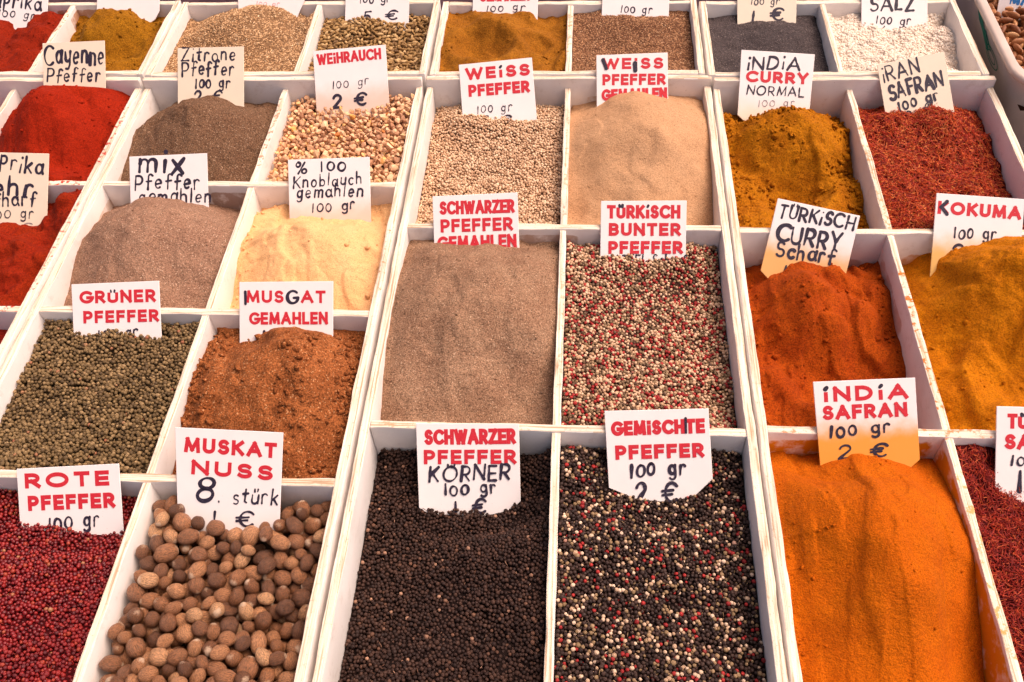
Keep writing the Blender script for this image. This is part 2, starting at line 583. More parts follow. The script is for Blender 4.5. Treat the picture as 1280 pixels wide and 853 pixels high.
def powder(cell, label, mat, step=0.0022, crumbs=0, crumb_r=(.0007, .004), clump=-.05, **kw):
    b, f = heap_fn(cell, **kw)
    V, F, n = grid_mesh("powder_heap", cell, f, step, [mat])
    c = np.array([(cell[0] + cell[1]) / 2, (cell[2] + cell[3]) / 2, TZ + 0.01])
    fl, sz = [F.ravel()], [np.full(n, 4)]
    if crumbs:
        Vs, Fs = crumbs_on(cell, f, crumbs, crumb_r, kw.get("seed", 1), clump)
        off = len(V)
        Fc = np.concatenate(Fs) + off
        V = np.concatenate([V] + Vs); fl.append(Fc.ravel()); sz.append(np.full(len(Fc), 3))
    o = link(bpy.data.objects.new("powder_heap", np_mesh("powder_heap", V - c, np.concatenate(fl), np.concatenate(sz), [mat])))
    o.location = c
    tag(o, label, "spice heap")
    return b


def ico(sub, seed=0, amp=0.0, fr=2.0, stretch=(1, 1, 1)):
    bm = bmesh.new()
    bmesh.ops.create_icosphere(bm, subdivisions=sub, radius=1.0)
    V = np.array([v.co[:] for v in bm.verts])
    F = np.array([[v.index for v in f.verts] for f in bm.faces])
    bm.free()
    if amp:
        from mathutils import noise as mn
        r = random.Random(seed)
        off = Vector((r.random() * 50, r.random() * 50, r.random() * 50))
        for i in range(len(V)):
            V[i] *= 1 + amp * mn.noise(Vector(V[i]) * fr + off)
    return V * np.array(stretch), F


def rand_rot(n, r, flat=None):
    q = r.normal(size=(n, 4)); q /= np.linalg.norm(q, axis=1)[:, None]
    if flat is not None:
        a = r.uniform(0, 2 * np.pi, n); tl = r.normal(0, flat, n); ax = r.uniform(0, 2 * np.pi, n)
        qz = np.stack([np.cos(a / 2), 0 * a, 0 * a, np.sin(a / 2)], 1)
        qt = np.stack([np.cos(tl / 2), np.sin(tl / 2) * np.cos(ax), np.sin(tl / 2) * np.sin(ax), 0 * a], 1)
        w1, x1, y1, z1 = qt.T; w2, x2, y2, z2 = qz.T
        q = np.stack([w1 * w2 - x1 * x2 - y1 * y2 - z1 * z2, w1 * x2 + x1 * w2 + y1 * z2 - z1 * y2, w1 * y2 - x1 * z2 + y1 * w2 + z1 * x2, w1 * z2 + x1 * y2 - y1 * x2 + z1 * w2], 1)
    w, x, y, z = q.T
    return np.stack([np.stack([1 - 2 * (y * y + z * z), 2 * (x * y - z * w), 2 * (x * z + y * w)], 1),
                     np.stack([2 * (x * y + z * w), 1 - 2 * (x * x + z * z), 2 * (y * z - x * w)], 1),
                     np.stack([2 * (x * z - y * w), 2 * (y * z + x * w), 1 - 2 * (x * x + y * y)], 1)], 1)


def instances(protos, which, pos, size, R):
    Vs, Fs, off = [], [], 0
    for i in range(len(pos)):
        V, F = protos[which[i]]
        Vs.append((V * size[i]) @ R[i].T + pos[i])
        Fs.append(F + off); off += len(V)
    return Vs, Fs


def poisson(cell, d, r, margin, tries=14):
    """dart throwing with a grid; returns points"""
    x0, x1, y0, y1 = cell[0] + margin, cell[1] - margin, cell[2] + margin, cell[3] - margin
    cs = d / 1.4142
    nx, ny = int((x1 - x0) / cs) + 1, int((y1 - y0) / cs) + 1
    grid = {}
    N = int((x1 - x0) * (y1 - y0) / (d * d) * tries)
    xs, ys = r.uniform(x0, x1, N), r.uniform(y0, y1, N)
    d2 = d * d
    out = []
    for x, y in zip(xs.tolist(), ys.tolist()):
        gx, gy = int((x - x0) / cs), int((y - y0) / cs)
        if (gx, gy) in grid: continue
        ok = True
        for ax in (-2, -1, 0, 1, 2):
            for ay in (-2, -1, 0, 1, 2):
                p = grid.get((gx + ax, gy + ay))
                if p and (p[0] - x) ** 2 + (p[1] - y) ** 2 < d2:
                    ok = False; break
            if not ok: break
        if ok:
            grid[(gx, gy)] = (x, y); out.append((x, y))
    return np.array(out)


def in_frame(P):
    x, y = proj(P)
    return (x > 2) & (x < PW - 2) & (y > 2) & (y < PH - 2)


def emit_grains(kind, bulk, pos, size, R, which, tones, protos, mat, base, label, cat, group, bulk_label, top, limit=300, variants=14, base_mat=None, smooth=True):
    """the grains that show largest become objects of their own, the rest one object"""
    n = len(pos)
    d = np.linalg.norm(pos - CAM, axis=1)
    ok = top & in_frame(pos)
    px = size.max(axis=1) / d
    order = np.argsort(np.where(ok, -px if limit < 0 else d, 1e9))
    chosen = [i for i in order[:limit] if ok[i]]
    cs = set(chosen)
    rest = [i for i in range(n) if i not in cs]
    # shared meshes at evenly spread tones
    tv = np.sort(tones[chosen]) if chosen else []
    qs = [tv[int((j + .5) * len(tv) / variants)] for j in range(variants)] if chosen else []
    vm = []
    for j, q in enumerate(qs):
        V, F = protos[j % len(protos)]
        vm.append(np_mesh(kind, V, F.ravel(), np.full(len(F), F.shape[1]), [mat], smooth=smooth, tone=np.full(len(V), q), lc=V))
    for i in chosen:
        j = int(np.argmin(np.abs(np.array(qs) - tones[i])))
        # nearest tone, shape decided by that tone's mesh
        o = link(bpy.data.objects.new(kind, vm[j]))
        M = Matrix(R[i].tolist()).to_4x4() @ Matrix.Diagonal((*size[i].tolist(), 1))
        M.translation = Vector(pos[i].tolist())
        o.matrix_world = M
        tag(o, label, cat, group)
    if rest or base is not None:
        rp = np.array(rest, int)
        Vs, Fs = instances(protos, which[rp], pos[rp], size[rp], R[rp]) if len(rp) else ([], [])
        tn = [np.full(len(v), t) for v, t in zip(Vs, tones[rp])] if len(rp) else []
        lc = [protos[which[i]][0] + tones[i] * 40 * np.array([1, 0, 0]) * 0 for i in rp]
        allF, sizes, midx = [], [], []
        if len(rp):
            Fcat = np.concatenate(Fs); allF.append(Fcat.ravel()); sizes.append(np.full(len(Fcat), Fcat.shape[1])); midx.append(np.zeros(len(Fcat)))
        V = np.concatenate(Vs) if Vs else np.zeros((0, 3))
        mats = [mat]
        if base is not None:
            bv, bf, bn = base
            allF.append((bf + len(V)).ravel()); sizes.append(np.full(bn, 4)); midx.append(np.ones(bn))
            V = np.concatenate([V, bv]); tn.append(np.zeros(len(bv))); lc.append(bv)
            mats.append(base_mat or mat)
        c = np.array([V[:, 0].mean(), V[:, 1].mean(), TZ + 0.01])
        o = link(bpy.data.objects.new(bulk, np_mesh(bulk, V - c, np.concatenate(allF), np.concatenate(sizes), mats, np.concatenate(midx), smooth=smooth, tone=np.concatenate(tn), lc=np.concatenate(lc))))
        o.location = c
        tag(o, bulk_label, cat, None, "stuff")


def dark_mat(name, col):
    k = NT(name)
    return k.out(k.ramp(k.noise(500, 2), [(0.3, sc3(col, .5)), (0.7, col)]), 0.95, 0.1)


def corns(cell, kind, bulk, dia, mat, base_col, label, bulk_label, group, tone_fn, seed, cat="peppercorn", protos=None, stalks=0, stalk_tone=None, **kw):
    r = np.random.default_rng(seed)
    b, f = heap_fn(cell, seed=seed, **kw)
    pts = poisson(cell, dia * 0.80, r, dia * 0.42)
    z = f(pts[:, 0].copy(), pts[:, 1].copy())
    p1 = np.column_stack([pts, z + r.uniform(-0.38, 0.30, len(pts)) * dia])
    pts2 = poisson(cell, dia * 0.92, r, dia * 0.42)
    z2 = f(pts2[:, 0].copy(), pts2[:, 1].copy())
    p2 = np.column_stack([pts2, z2 - dia * 0.75])
    p1 = p1[clear_of_plate(p1, dia * .5, cell, kw.get('pins'))]
    pos = np.concatenate([p1, p2])
    n = len(pos)
    s = dia / 2 * r.normal(1.0, 0.14, n).clip(.65, 1.35)
    size = s[:, None] * r.normal(1, .05, (n, 3)).clip(.85, 1.15)
    protos = protos or [ico(2, i, 0.22, 2.4) for i in range(8)]
    which = r.integers(0, len(protos), n)
    tones = tone_fn(r, n, pos)
    if stalks:                                     # bits of stalk and husk among the corns
        k_ = r.choice(len(p1), stalks, replace=False)
        protos = protos + [ico(1, 90, 0.3, 2.0)]
        which[k_] = len(protos) - 1
        size[k_] = np.column_stack([r.uniform(.0018, .005, stalks), r.uniform(.0003, .0007, stalks), r.uniform(.0003, .0006, stalks)])
        pos[k_, 2] += dia * .3
        tones[k_] = stalk_tone if stalk_tone is not None else r.uniform(.93, 1, stalks)
    top = np.zeros(n, bool); top[:len(p1)] = True
    if stalks: top[k_] = False
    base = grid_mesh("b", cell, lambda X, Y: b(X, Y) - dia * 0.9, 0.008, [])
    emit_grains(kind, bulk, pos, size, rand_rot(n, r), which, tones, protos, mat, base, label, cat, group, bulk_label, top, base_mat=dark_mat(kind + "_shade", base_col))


def uni(r, n, pos): return r.uniform(0, 1, n)


MAT = {}
MAT['green_corn'] = grain_mat("green_peppercorn_skin", [(0, (0.070, 0.041, 0.016)), (.4, (0.140, 0.085, 0.033)), (.8, (0.215, 0.135, 0.056)), (.975, (0.29, 0.185, 0.085)), (1, (0.30, 0.10, 0.05))], 0.62, 0.3)
MAT['red_corn'] = grain_mat("red_peppercorn_skin", [(0, (0.075, 0.003, 0.005)), (.5, (0.175, 0.006, 0.008)), (.92, (0.26, 0.012, 0.009)), (.98, (0.30, 0.04, 0.015)), (1, (0.32, 0.14, 0.06))], 0.42, 0.45)
MAT['black_corn'] = grain_mat("black_peppercorn_skin", [(0, (0.018, 0.008, 0.006)), (.6, (0.036, 0.016, 0.011)), (.94, (0.062, 0.029, 0.019)), (.985, (0.13, 0.06, 0.036)), (1, (0.4, 0.22, 0.14))], 0.6, 0.22)
MAT['white_corn'] = grain_mat("white_peppercorn_skin", [(0, (0.36, 0.20, 0.11)), (.5, (0.60, 0.38, 0.225)), (1, (0.74, 0.53, 0.35))], 0.6, 0.3, mottle=.25)
MAT['mixed_corn'] = grain_mat("mixed_peppercorn_skin", [(0, (0.018, 0.008, 0.006)), (.64, (0.050, 0.024, 0.017)), (.65, (0.20, 0.125, 0.06)), (.79, (0.30, 0.19, 0.10)), (.80, (0.40, 0.25, 0.15)), (.925, (0.68, 0.49, 0.35)), (.93, (0.20, 0.010, 0.011)), (1, (0.38, 0.025, 0.022))], 0.6, 0.3, mottle=.2)
MAT['colour_corn'] = grain_mat("coloured_peppercorn_skin", [(0, (0.09, 0.045, 0.028)), (.22, (0.20, 0.12, 0.06)), (.34, (0.30, 0.19, 0.10)), (.35, (0.44, 0.255, 0.14)), (.79, (0.68, 0.46, 0.30)), (.80, (0.20, 0.010, 0.010)), (1, (0.40, 0.028, 0.024))], 0.6, 0.3, mottle=.22)

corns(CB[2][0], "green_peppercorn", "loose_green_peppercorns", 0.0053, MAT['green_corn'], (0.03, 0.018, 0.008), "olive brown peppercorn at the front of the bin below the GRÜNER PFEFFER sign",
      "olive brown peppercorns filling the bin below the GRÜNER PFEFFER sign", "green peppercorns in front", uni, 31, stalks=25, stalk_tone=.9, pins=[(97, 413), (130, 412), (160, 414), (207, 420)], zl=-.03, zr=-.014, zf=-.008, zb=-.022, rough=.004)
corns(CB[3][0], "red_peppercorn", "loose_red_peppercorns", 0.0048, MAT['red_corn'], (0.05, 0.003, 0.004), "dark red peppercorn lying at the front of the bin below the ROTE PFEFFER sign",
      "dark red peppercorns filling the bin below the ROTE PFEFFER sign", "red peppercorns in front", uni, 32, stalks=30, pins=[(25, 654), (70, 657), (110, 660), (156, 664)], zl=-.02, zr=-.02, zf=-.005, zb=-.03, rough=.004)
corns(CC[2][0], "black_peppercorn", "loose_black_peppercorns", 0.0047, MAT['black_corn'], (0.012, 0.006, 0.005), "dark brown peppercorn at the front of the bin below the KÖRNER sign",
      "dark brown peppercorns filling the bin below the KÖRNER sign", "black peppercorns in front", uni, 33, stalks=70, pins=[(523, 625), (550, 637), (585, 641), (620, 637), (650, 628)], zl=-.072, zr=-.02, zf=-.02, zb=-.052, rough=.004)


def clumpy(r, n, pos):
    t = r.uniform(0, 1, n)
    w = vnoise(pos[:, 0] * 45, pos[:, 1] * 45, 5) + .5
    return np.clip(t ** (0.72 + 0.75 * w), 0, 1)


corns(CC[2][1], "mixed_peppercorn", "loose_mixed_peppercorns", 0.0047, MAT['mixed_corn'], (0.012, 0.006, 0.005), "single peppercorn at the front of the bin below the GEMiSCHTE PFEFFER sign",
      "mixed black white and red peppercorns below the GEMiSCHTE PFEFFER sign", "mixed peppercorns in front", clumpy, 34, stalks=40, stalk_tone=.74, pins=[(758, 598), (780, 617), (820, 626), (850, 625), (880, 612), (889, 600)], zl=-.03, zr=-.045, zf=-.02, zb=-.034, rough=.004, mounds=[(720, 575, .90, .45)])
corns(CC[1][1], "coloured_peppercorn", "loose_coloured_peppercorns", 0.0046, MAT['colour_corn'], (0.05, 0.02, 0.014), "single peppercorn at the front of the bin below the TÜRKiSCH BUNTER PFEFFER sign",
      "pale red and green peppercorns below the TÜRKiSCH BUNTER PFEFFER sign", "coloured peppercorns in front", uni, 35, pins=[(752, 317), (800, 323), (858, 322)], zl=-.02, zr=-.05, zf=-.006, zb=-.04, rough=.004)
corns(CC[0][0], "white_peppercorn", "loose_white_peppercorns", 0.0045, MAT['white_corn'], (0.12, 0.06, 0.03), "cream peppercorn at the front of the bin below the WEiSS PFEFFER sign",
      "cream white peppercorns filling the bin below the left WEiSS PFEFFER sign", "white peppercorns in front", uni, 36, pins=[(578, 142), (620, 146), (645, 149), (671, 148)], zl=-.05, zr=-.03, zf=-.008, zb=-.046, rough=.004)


# ---- bigger pieces dropped into a bin one by one
def deposit(cell, target, rad_fn, r, n_max, cand=30, floor=0.03, fill=1.0):
    P = []
    S = []
    cs = 0.03
    grid = {}
    miss = 0
    while len(P) < n_max and miss < 25:
        rad = rad_fn(r)
        best = None
        for _ in range(cand):
            x, y = r.uniform(cell[0] + rad, cell[1] - rad), r.uniform(cell[2] + rad, cell[3] - rad)
            t = target(x, y)
            z = t - floor
            gx, gy = int(x / cs), int(y / cs)
            for ax in (-1, 0, 1):
                for ay in (-1, 0, 1):
                    for j in grid.get((gx + ax, gy + ay), ()):
                        dd = (P[j][0] - x) ** 2 + (P[j][1] - y) ** 2
                        rr = (rad + S[j]) * 0.93
                        if dd < rr * rr: z = max(z, P[j][2] + math.sqrt(rr * rr - dd))
            sc = z - t
            if best is None or sc < best[0]: best = (sc, x, y, z)
        if best[0] > rad * 0.15 * fill:
            miss += 1; continue
        miss = 0
        grid.setdefault((int(best[1] / cs), int(best[2] / cs)), []).append(len(P))
        P.append(best[1:]); S.append(rad)
    return np.array(P), np.array(S)


def pieces(cell, kind, bulk, protos, mat, rad_fn, seed, label, cat, group, bulk_label, base_col, floor, n_max=900, flat=None, vis=1.1, limit=300, aspect=None, smooth=True, **kw):
    r = np.random.default_rng(seed)
    b, f = heap_fn(cell, seed=seed, **kw)
    tgt = lambda x, y: float(b(np.array([x]), np.array([y]))[0])
    P, S = deposit(cell, tgt, rad_fn, r, n_max, floor=floor)
    ok_ = clear_of_plate(P, S, cell, kw.get('pins'))
    P, S = P[ok_], S[ok_]
    n = len(P)
    T = b(P[:, 0].copy(), P[:, 1].copy())
    top = P[:, 2] > T - vis * 2 * S.mean()
    size = S[:, None] * r.normal(1, .05, (n, 3)).clip(.85, 1.15)
    which = r.integers(0, len(protos), n)
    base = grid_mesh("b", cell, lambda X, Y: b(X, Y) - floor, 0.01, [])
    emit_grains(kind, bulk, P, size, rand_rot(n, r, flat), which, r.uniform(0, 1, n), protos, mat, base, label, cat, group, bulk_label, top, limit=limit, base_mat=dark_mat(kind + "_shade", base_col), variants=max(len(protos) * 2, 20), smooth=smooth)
    print(kind, n, int(top.sum()))


def nut_mat():
    k = NT("nutmeg_shell")
    a = k.n("ShaderNodeAttribute"); a.attribute_name = "tone"
    c = k.ramp(a.outputs["Fac"], [(0, (0.11, 0.044, 0.020)), (.25, (0.20, 0.080, 0.034)), (.6, (0.30, 0.124, 0.051)), (.88, (0.41, 0.19, 0.085)), (1, (0.52, 0.29, 0.145))])
    w = k.noise(1.0, 4, 0.65, k.mapped((9, 9, 2.6), vec=k.piece()))
    c = k.mix(0.75, c, k.mix(1.0, c, k.ramp(w, [(0.36, 0.25), (0.5, 1.0), (0.66, 1.65)]), 'MULTIPLY'))
    sp = k.n("ShaderNodeSeparateXYZ"); k.l(k.piece(), sp.inputs[0])
    tip = k.math('MULTIPLY', k.math('SUBTRACT', k.math('ADD', sp.outputs[2], k.math('MULTIPLY', k.noise(3.5, 3, vec=k.piece()), 0.5)), 1.28), 5.0, True)
    c = k.mix(k.math('MULTIPLY', tip, 0.75), c, (0.66, 0.47, 0.32))
    k.bump(w, 1.0, 0.0026)
    return k.out(c, 0.36, 0.5)


def brown_nut_mat(name, stops, rough=.5):
    k = NT(name)
    a = k.n("ShaderNodeAttribute"); a.attribute_name = "tone"
    c = k.ramp(a.outputs["Fac"], stops)
    w = k.noise(1.0, 4, 0.65, k.mapped((14, 14, 2.0), vec=k.piece()))
    c = k.mix(0.7, c, k.mix(1.0, c, k.ramp(w, [(0.3, 0.55), (0.7, 1.35)]), 'MULTIPLY'))
    k.bump(w, 0.5, 0.0008)
    return k.out(c, rough, 0.35)


nut_protos = [ico(3, 40 + i, 0.10, 1.6, (0.95, 0.95, 1.12 + 0.07 * (i % 4))) for i in range(8)]
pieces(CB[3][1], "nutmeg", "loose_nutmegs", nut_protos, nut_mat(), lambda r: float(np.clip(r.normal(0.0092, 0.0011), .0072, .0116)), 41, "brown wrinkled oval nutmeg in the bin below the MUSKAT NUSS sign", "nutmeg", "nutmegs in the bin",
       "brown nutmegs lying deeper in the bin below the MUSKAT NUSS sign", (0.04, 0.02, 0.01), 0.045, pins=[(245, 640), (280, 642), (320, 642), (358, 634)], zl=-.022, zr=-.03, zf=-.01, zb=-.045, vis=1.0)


def almond_proto(seed):
    V, F = ico(3, seed, 0.06, 2.0)
    z = V[:, 2]
    w = 1 - 0.38 * np.clip(z, 0, 1) ** 1.3
    return np.column_stack([V[:, 0] * 0.82 * w, V[:, 1] * 0.50 * w, z * 1.5]), F


def pod_proto(seed):
    V, F = ico(2, seed, 0.12, 2.0)
    w = 1 - 0.75 * np.abs(V[:, 2]) ** 2.2
    return np.column_stack([V[:, 0] * 0.85 * w, V[:, 1] * 0.85 * w, V[:, 2] * 1.75]), F


def lying(protos):
    # long axis (local z) laid along x so a turn about z only swings it
    return [(V[:, [2, 1, 0]] * np.array([1, 1, -1]), F) for V, F in protos]


pod_mat = brown_nut_mat("cardamom_husk", [(0, (0.15, 0.075, 0.025)), (.4, (0.28, 0.15, 0.045)), (.75, (0.40, 0.235, 0.085)), (1, (0.60, 0.40, 0.19))], .65)
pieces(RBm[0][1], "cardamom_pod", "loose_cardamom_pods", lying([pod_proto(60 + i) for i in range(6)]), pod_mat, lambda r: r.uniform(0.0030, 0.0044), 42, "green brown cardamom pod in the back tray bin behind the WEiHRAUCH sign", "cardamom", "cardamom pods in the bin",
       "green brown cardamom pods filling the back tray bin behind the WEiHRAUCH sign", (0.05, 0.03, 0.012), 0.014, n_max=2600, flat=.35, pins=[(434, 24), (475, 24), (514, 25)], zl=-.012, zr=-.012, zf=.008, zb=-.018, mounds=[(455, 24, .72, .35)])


def hull_proto(seed):
    r = random.Random(seed)
    bm = bmesh.new()
    for i in range(15):
        v = Vector((r.gauss(0, 1), r.gauss(0, 1), r.gauss(0, 1))).normalized() * r.uniform(.75, 1.15)
        bm.verts.new((v.x * r.uniform(.8, 1.25), v.y, v.z * .85))
    h = bmesh.ops.convex_hull(bm, input=bm.verts)
    bmesh.ops.delete(bm, geom=[v for v in bm.verts if not v.link_faces], context='VERTS')
    bmesh.ops.subdivide_edges(bm, edges=list(bm.edges), cuts=1, use_grid_fill=True)
    bmesh.ops.smooth_vert(bm, verts=list(bm.verts), factor=.18, use_axis_x=True, use_axis_y=True, use_axis_z=True)
    bmesh.ops.triangulate(bm, faces=list(bm.faces))
    bmesh.ops.recalc_face_normals(bm, faces=list(bm.faces))
    for v in bm.verts: v.co *= 1 + r.uniform(-.06, .06)
    bm.verts.index_update()
    V = np.array([v.co[:] for v in bm.verts]); F = np.array([[v.index for v in f.verts] for f in bm.faces]); bm.free()
    return V * 1.12, F


def resin_mat():
    k = NT("frankincense_resin")
    a = k.n("ShaderNodeAttribute"); a.attribute_name = "tone"
    c = k.ramp(a.outputs["Fac"], [(0, (0.40, 0.185, 0.095)), (.35, (0.62, 0.335, 0.175)), (.8, (0.78, 0.49, 0.28)), (.95, (0.80, 0.48, 0.19)), (.985, (0.74, 0.36, 0.09)), (1, (0.5, 0.14, 0.03))])
    n = k.noise(2.5, 4, 0.65, k.piece())
    c = k.mix(0.4, c, k.mix(1.0, c, k.ramp(n, [(0.3, 0.7), (0.7, 1.25)]), 'MULTIPLY'))
    k.bump(n, 0.4, 0.0006)
    k.b.inputs["Subsurface Weight"].default_value = 0.0
    return k.out(c, 0.55, 0.35)


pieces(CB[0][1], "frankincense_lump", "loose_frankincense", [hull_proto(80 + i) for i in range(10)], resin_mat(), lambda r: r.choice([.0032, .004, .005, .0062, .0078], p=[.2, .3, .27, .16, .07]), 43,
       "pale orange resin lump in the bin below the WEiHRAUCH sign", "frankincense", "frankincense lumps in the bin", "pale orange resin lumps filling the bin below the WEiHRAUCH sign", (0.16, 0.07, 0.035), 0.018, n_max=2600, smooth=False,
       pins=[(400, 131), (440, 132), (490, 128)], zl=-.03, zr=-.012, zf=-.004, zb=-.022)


# ---- thin seeds, salt and threads: nobody could count them
def seed_proto(asp):
    V = np.array([(asp, 0, 0), (-asp, 0, 0), (0, 1, 0), (0, -1, 0), (0, 0, 1), (0, 0, -1)], float)
    F = np.array([(0, 2, 4), (2, 1, 4), (1, 3, 4), (3, 0, 4), (2, 0, 5), (1, 2, 5), (3, 1, 5), (0, 3, 5)])
    return V, F


def scatter(cell, name, proto, mat, base_mat, n, size, seed, label, cat, flat=0.4, smooth=True, lift=0.5, step=0.004, **kw):
    r = np.random.default_rng(seed)
    b, f = heap_fn(cell, seed=seed, **kw)
    m = size[1]
    x, y = r.uniform(cell[0] + m, cell[1] - m, n), r.uniform(cell[2] + m, cell[3] - m, n)
    z = f(x.copy(), y.copy()) + r.uniform(-.3, lift, n) * size[0]
    pos = np.column_stack([x, y, z])
    s = r.uniform(size[0], size[1], n)[:, None] * r.normal(1, .15, (n, 3)).clip(.6, 1.5)
    which = r.integers(0, len(proto), n)
    Vs, Fs = instances(proto, which, pos, s, rand_rot(n, r, flat))
    tn = np.concatenate([np.full(len(v), t) for v, t in zip(Vs, r.uniform(0, 1, n))])
    V = np.concatenate(Vs); F = np.concatenate(Fs)
    bv, bf, bn = grid_mesh("b", cell, f, step, [])
    c = np.array([(cell[0] + cell[1]) / 2, (cell[2] + cell[3]) / 2, TZ + .01])
    me = np_mesh(name, np.concatenate([V, bv]) - c, np.concatenate([F.ravel(), (bf + len(V)).ravel()]), np.concatenate([np.full(len(F), F.shape[1]), np.full(bn, 4)]), [mat, base_mat],
                 np.concatenate([np.zeros(len(F)), np.ones(bn)]), smooth, np.concatenate([tn, np.zeros(len(bv))]))
    o = link(bpy.data.objects.new(name, me)); o.location = c
    tag(o, label, cat, None, "stuff")


cumin_m = grain_mat("cumin_seed_husk", [(0, (0.30, 0.155, 0.065)), (.5, (0.52, 0.30, 0.145)), (.9, (0.68, 0.43, 0.23)), (1, (0.8, 0.6, 0.38))], .7, .25)
scatter(RBm[0][0], "cumin_seeds", [seed_proto(3.2)], cumin_m, dark_mat("cumin_shade", (0.24, 0.13, 0.065)), 7000, (.0009, .0013), 51, "tan cumin seeds heaped in the back tray behind the Zitrone Pfeffer sign", "cumin seeds",
        pins=[(300, 12), (330, 6), (366, 17)], zl=-.008, zr=.006, zf=.008, zb=-.02, mounds=[(315, 6, .66, .5)], rnd=.05)
caraway_m = grain_mat("caraway_seed_husk", [(0, (0.17, 0.07, 0.03)), (.5, (0.37, 0.18, 0.085)), (.9, (0.50, 0.27, 0.135)), (1, (0.65, 0.42, 0.25))], .7, .25)
scatter(RC[0][1], "caraway_seeds", [seed_proto(2.6)], caraway_m, dark_mat("caraway_shade", (0.15, 0.065, 0.035)), 8000, (.0008, .0012), 52, "reddish brown seeds in the back tray behind the right WEiSS PFEFFER sign", "caraway seeds",
        pins=[(755, 20), (800, 20), (838, 19)], zl=-.006, zr=-.008, zf=.006, zb=-.005, mounds=[(800, 20, .7, .3)])
poppy_m = grain_mat("poppy_seed_husk", [(0, (0.05, 0.036, 0.034)), (.5, (0.125, 0.092, 0.086)), (.97, (0.20, 0.15, 0.14)), (1, (0.5, 0.4, 0.35))], .6, .3)
scatter(RD[0][0], "poppy_seeds", [seed_proto(1.1)], poppy_m, dark_mat("poppy_shade", (0.07, 0.055, 0.056)), 12000, (.0007, .001), 53, "grey black poppy seeds in the back tray behind the iNDiA CURRY sign", "poppy seeds",
        pins=[(925, 28), (960, 26), (997, 30)], zl=-.008, zr=-.02, zf=.004, zb=-.012, mounds=[(960, 26, .65, .3)])


def salt_protos():
    out = []
    for i in range(6):
        V, F = ico(1, 100 + i, 0.6, 1.2); out.append((V, F))
    return out


k = NT("coarse_salt_crystal")
a_ = k.n("ShaderNodeAttribute"); a_.attribute_name = "tone"
SALT = k.out(k.ramp(a_.outputs["Fac"], [(0, (0.66, 0.53, 0.42)), (.5, (0.71, 0.59, 0.48)), (1, (0.76, 0.65, 0.545))]), 0.4, 0.45)
scatter(RD[0][1], "coarse_salt", salt_protos(), SALT, dark_mat("salt_shade", (0.90, 0.78, 0.66)), 6500, (.0014, .0032), 54, "coarse white salt crystals heaped in the back tray behind the iRAN SAFRAN sign", "salt", flat=None, smooth=True, lift=.5,  # base under the crystals, close to the salt's own colour
        pins=[(1077, 30), (1100, 35), (1160, 36)], zl=-.002, zr=-.03, zf=.012, zb=-.004, mounds=[(1055, 28, .72, .5), (1120, 33, .72, .5), (1178, 36, .72, .7)], rough=.006, rscale=45)


def thread_heap(cell, name, mat, base_mat, n, seed, label, **kw):
    r = np.random.default_rng(seed)
    b, f = heap_fn(cell, seed=seed, **kw)
    m = 0.006
    x, y = r.uniform(cell[0] + m, cell[1] - m, n), r.uniform(cell[2] + m, cell[3] - m, n)
    L = r.uniform(.007, .015, n); a = r.uniform(0, 2 * np.pi, n); cv = r.normal(0, 1.3, n); tilt = r.normal(0, .35, n)
    rad = r.uniform(.00038, .00062, n)
    K = 5
    ring = []
    ts = np.linspace(-.5, .5, K)
    px = np.zeros((n, K)); py = np.zeros((n, K)); pz = np.zeros((n, K))
    for j, t in enumerate(ts):
        an = a + cv * t
        # integrate along the bend
        px[:, j] = x + L * t * np.cos(a + cv * t * .5); py[:, j] = y + L * t * np.sin(a + cv * t * .5)
    px = px.clip(cell[0] + .001, cell[1] - .001); py = py.clip(cell[2] + .001, cell[3] - .001)
    z0 = f(x.copy(), y.copy()) + r.uniform(-.0004, .0022, n)
    gx = (f(x + .003, y.copy()) - f(x - .003, y.copy())) / .006
    gy = (f(x.copy(), y + .003) - f(x.copy(), y - .003)) / .006
    for j, t in enumerate(ts):
        pz[:, j] = z0 + gx * (px[:, j] - x) + gy * (py[:, j] - y) + L * t * np.sin(tilt) + L * np.abs(t) * 0.12
    P = np.stack([px, py, pz], -1)
    T = np.gradient(P, axis=1); T /= np.linalg.norm(T, axis=2)[..., None] + 1e-9
    S = np.cross(T, [0, 0, 1.0]); S /= np.linalg.norm(S, axis=2)[..., None] + 1e-9
    B = np.cross(S, T)
    tap = np.array([.35, .9, 1.0, 1.0, 1.3])[None, :, None]
    rr = rad[:, None, None] * tap
    V = np.stack([P + rr * (S * math.cos(q) + B * math.sin(q)) for q in (math.pi / 2, math.pi * 7 / 6, math.pi * 11 / 6)], 2)   # n,K,3,3
    V = V.reshape(-1, 3)
    idx = np.arange(n * K * 3).reshape(n, K, 3)
    F = []
    for q in range(3):
        q2 = (q + 1) % 3
        F.append(np.stack([idx[:, :-1, q], idx[:, :-1, q2], idx[:, 1:, q2], idx[:, 1:, q]], -1).reshape(-1, 4))
    F = np.concatenate(F)
    tn = np.repeat(r.uniform(0, 1, n), K * 3)
    bv, bf, bn = grid_mesh("b", cell, lambda X, Y: f(X, Y) - .001, 0.004, [])
    c = np.array([(cell[0] + cell[1]) / 2, (cell[2] + cell[3]) / 2, TZ + .01])
    me = np_mesh(name, np.concatenate([V, bv]) - c, np.concatenate([F.ravel(), (bf + len(V)).ravel()]), np.full(len(F) + bn, 4), [mat, base_mat], np.concatenate([np.zeros(len(F)), np.ones(bn)]), True,
                 np.concatenate([tn, np.zeros(len(bv))]))
    o = link(bpy.data.objects.new(name, me)); o.location = c
    tag(o, label, "saffron", None, "stuff")


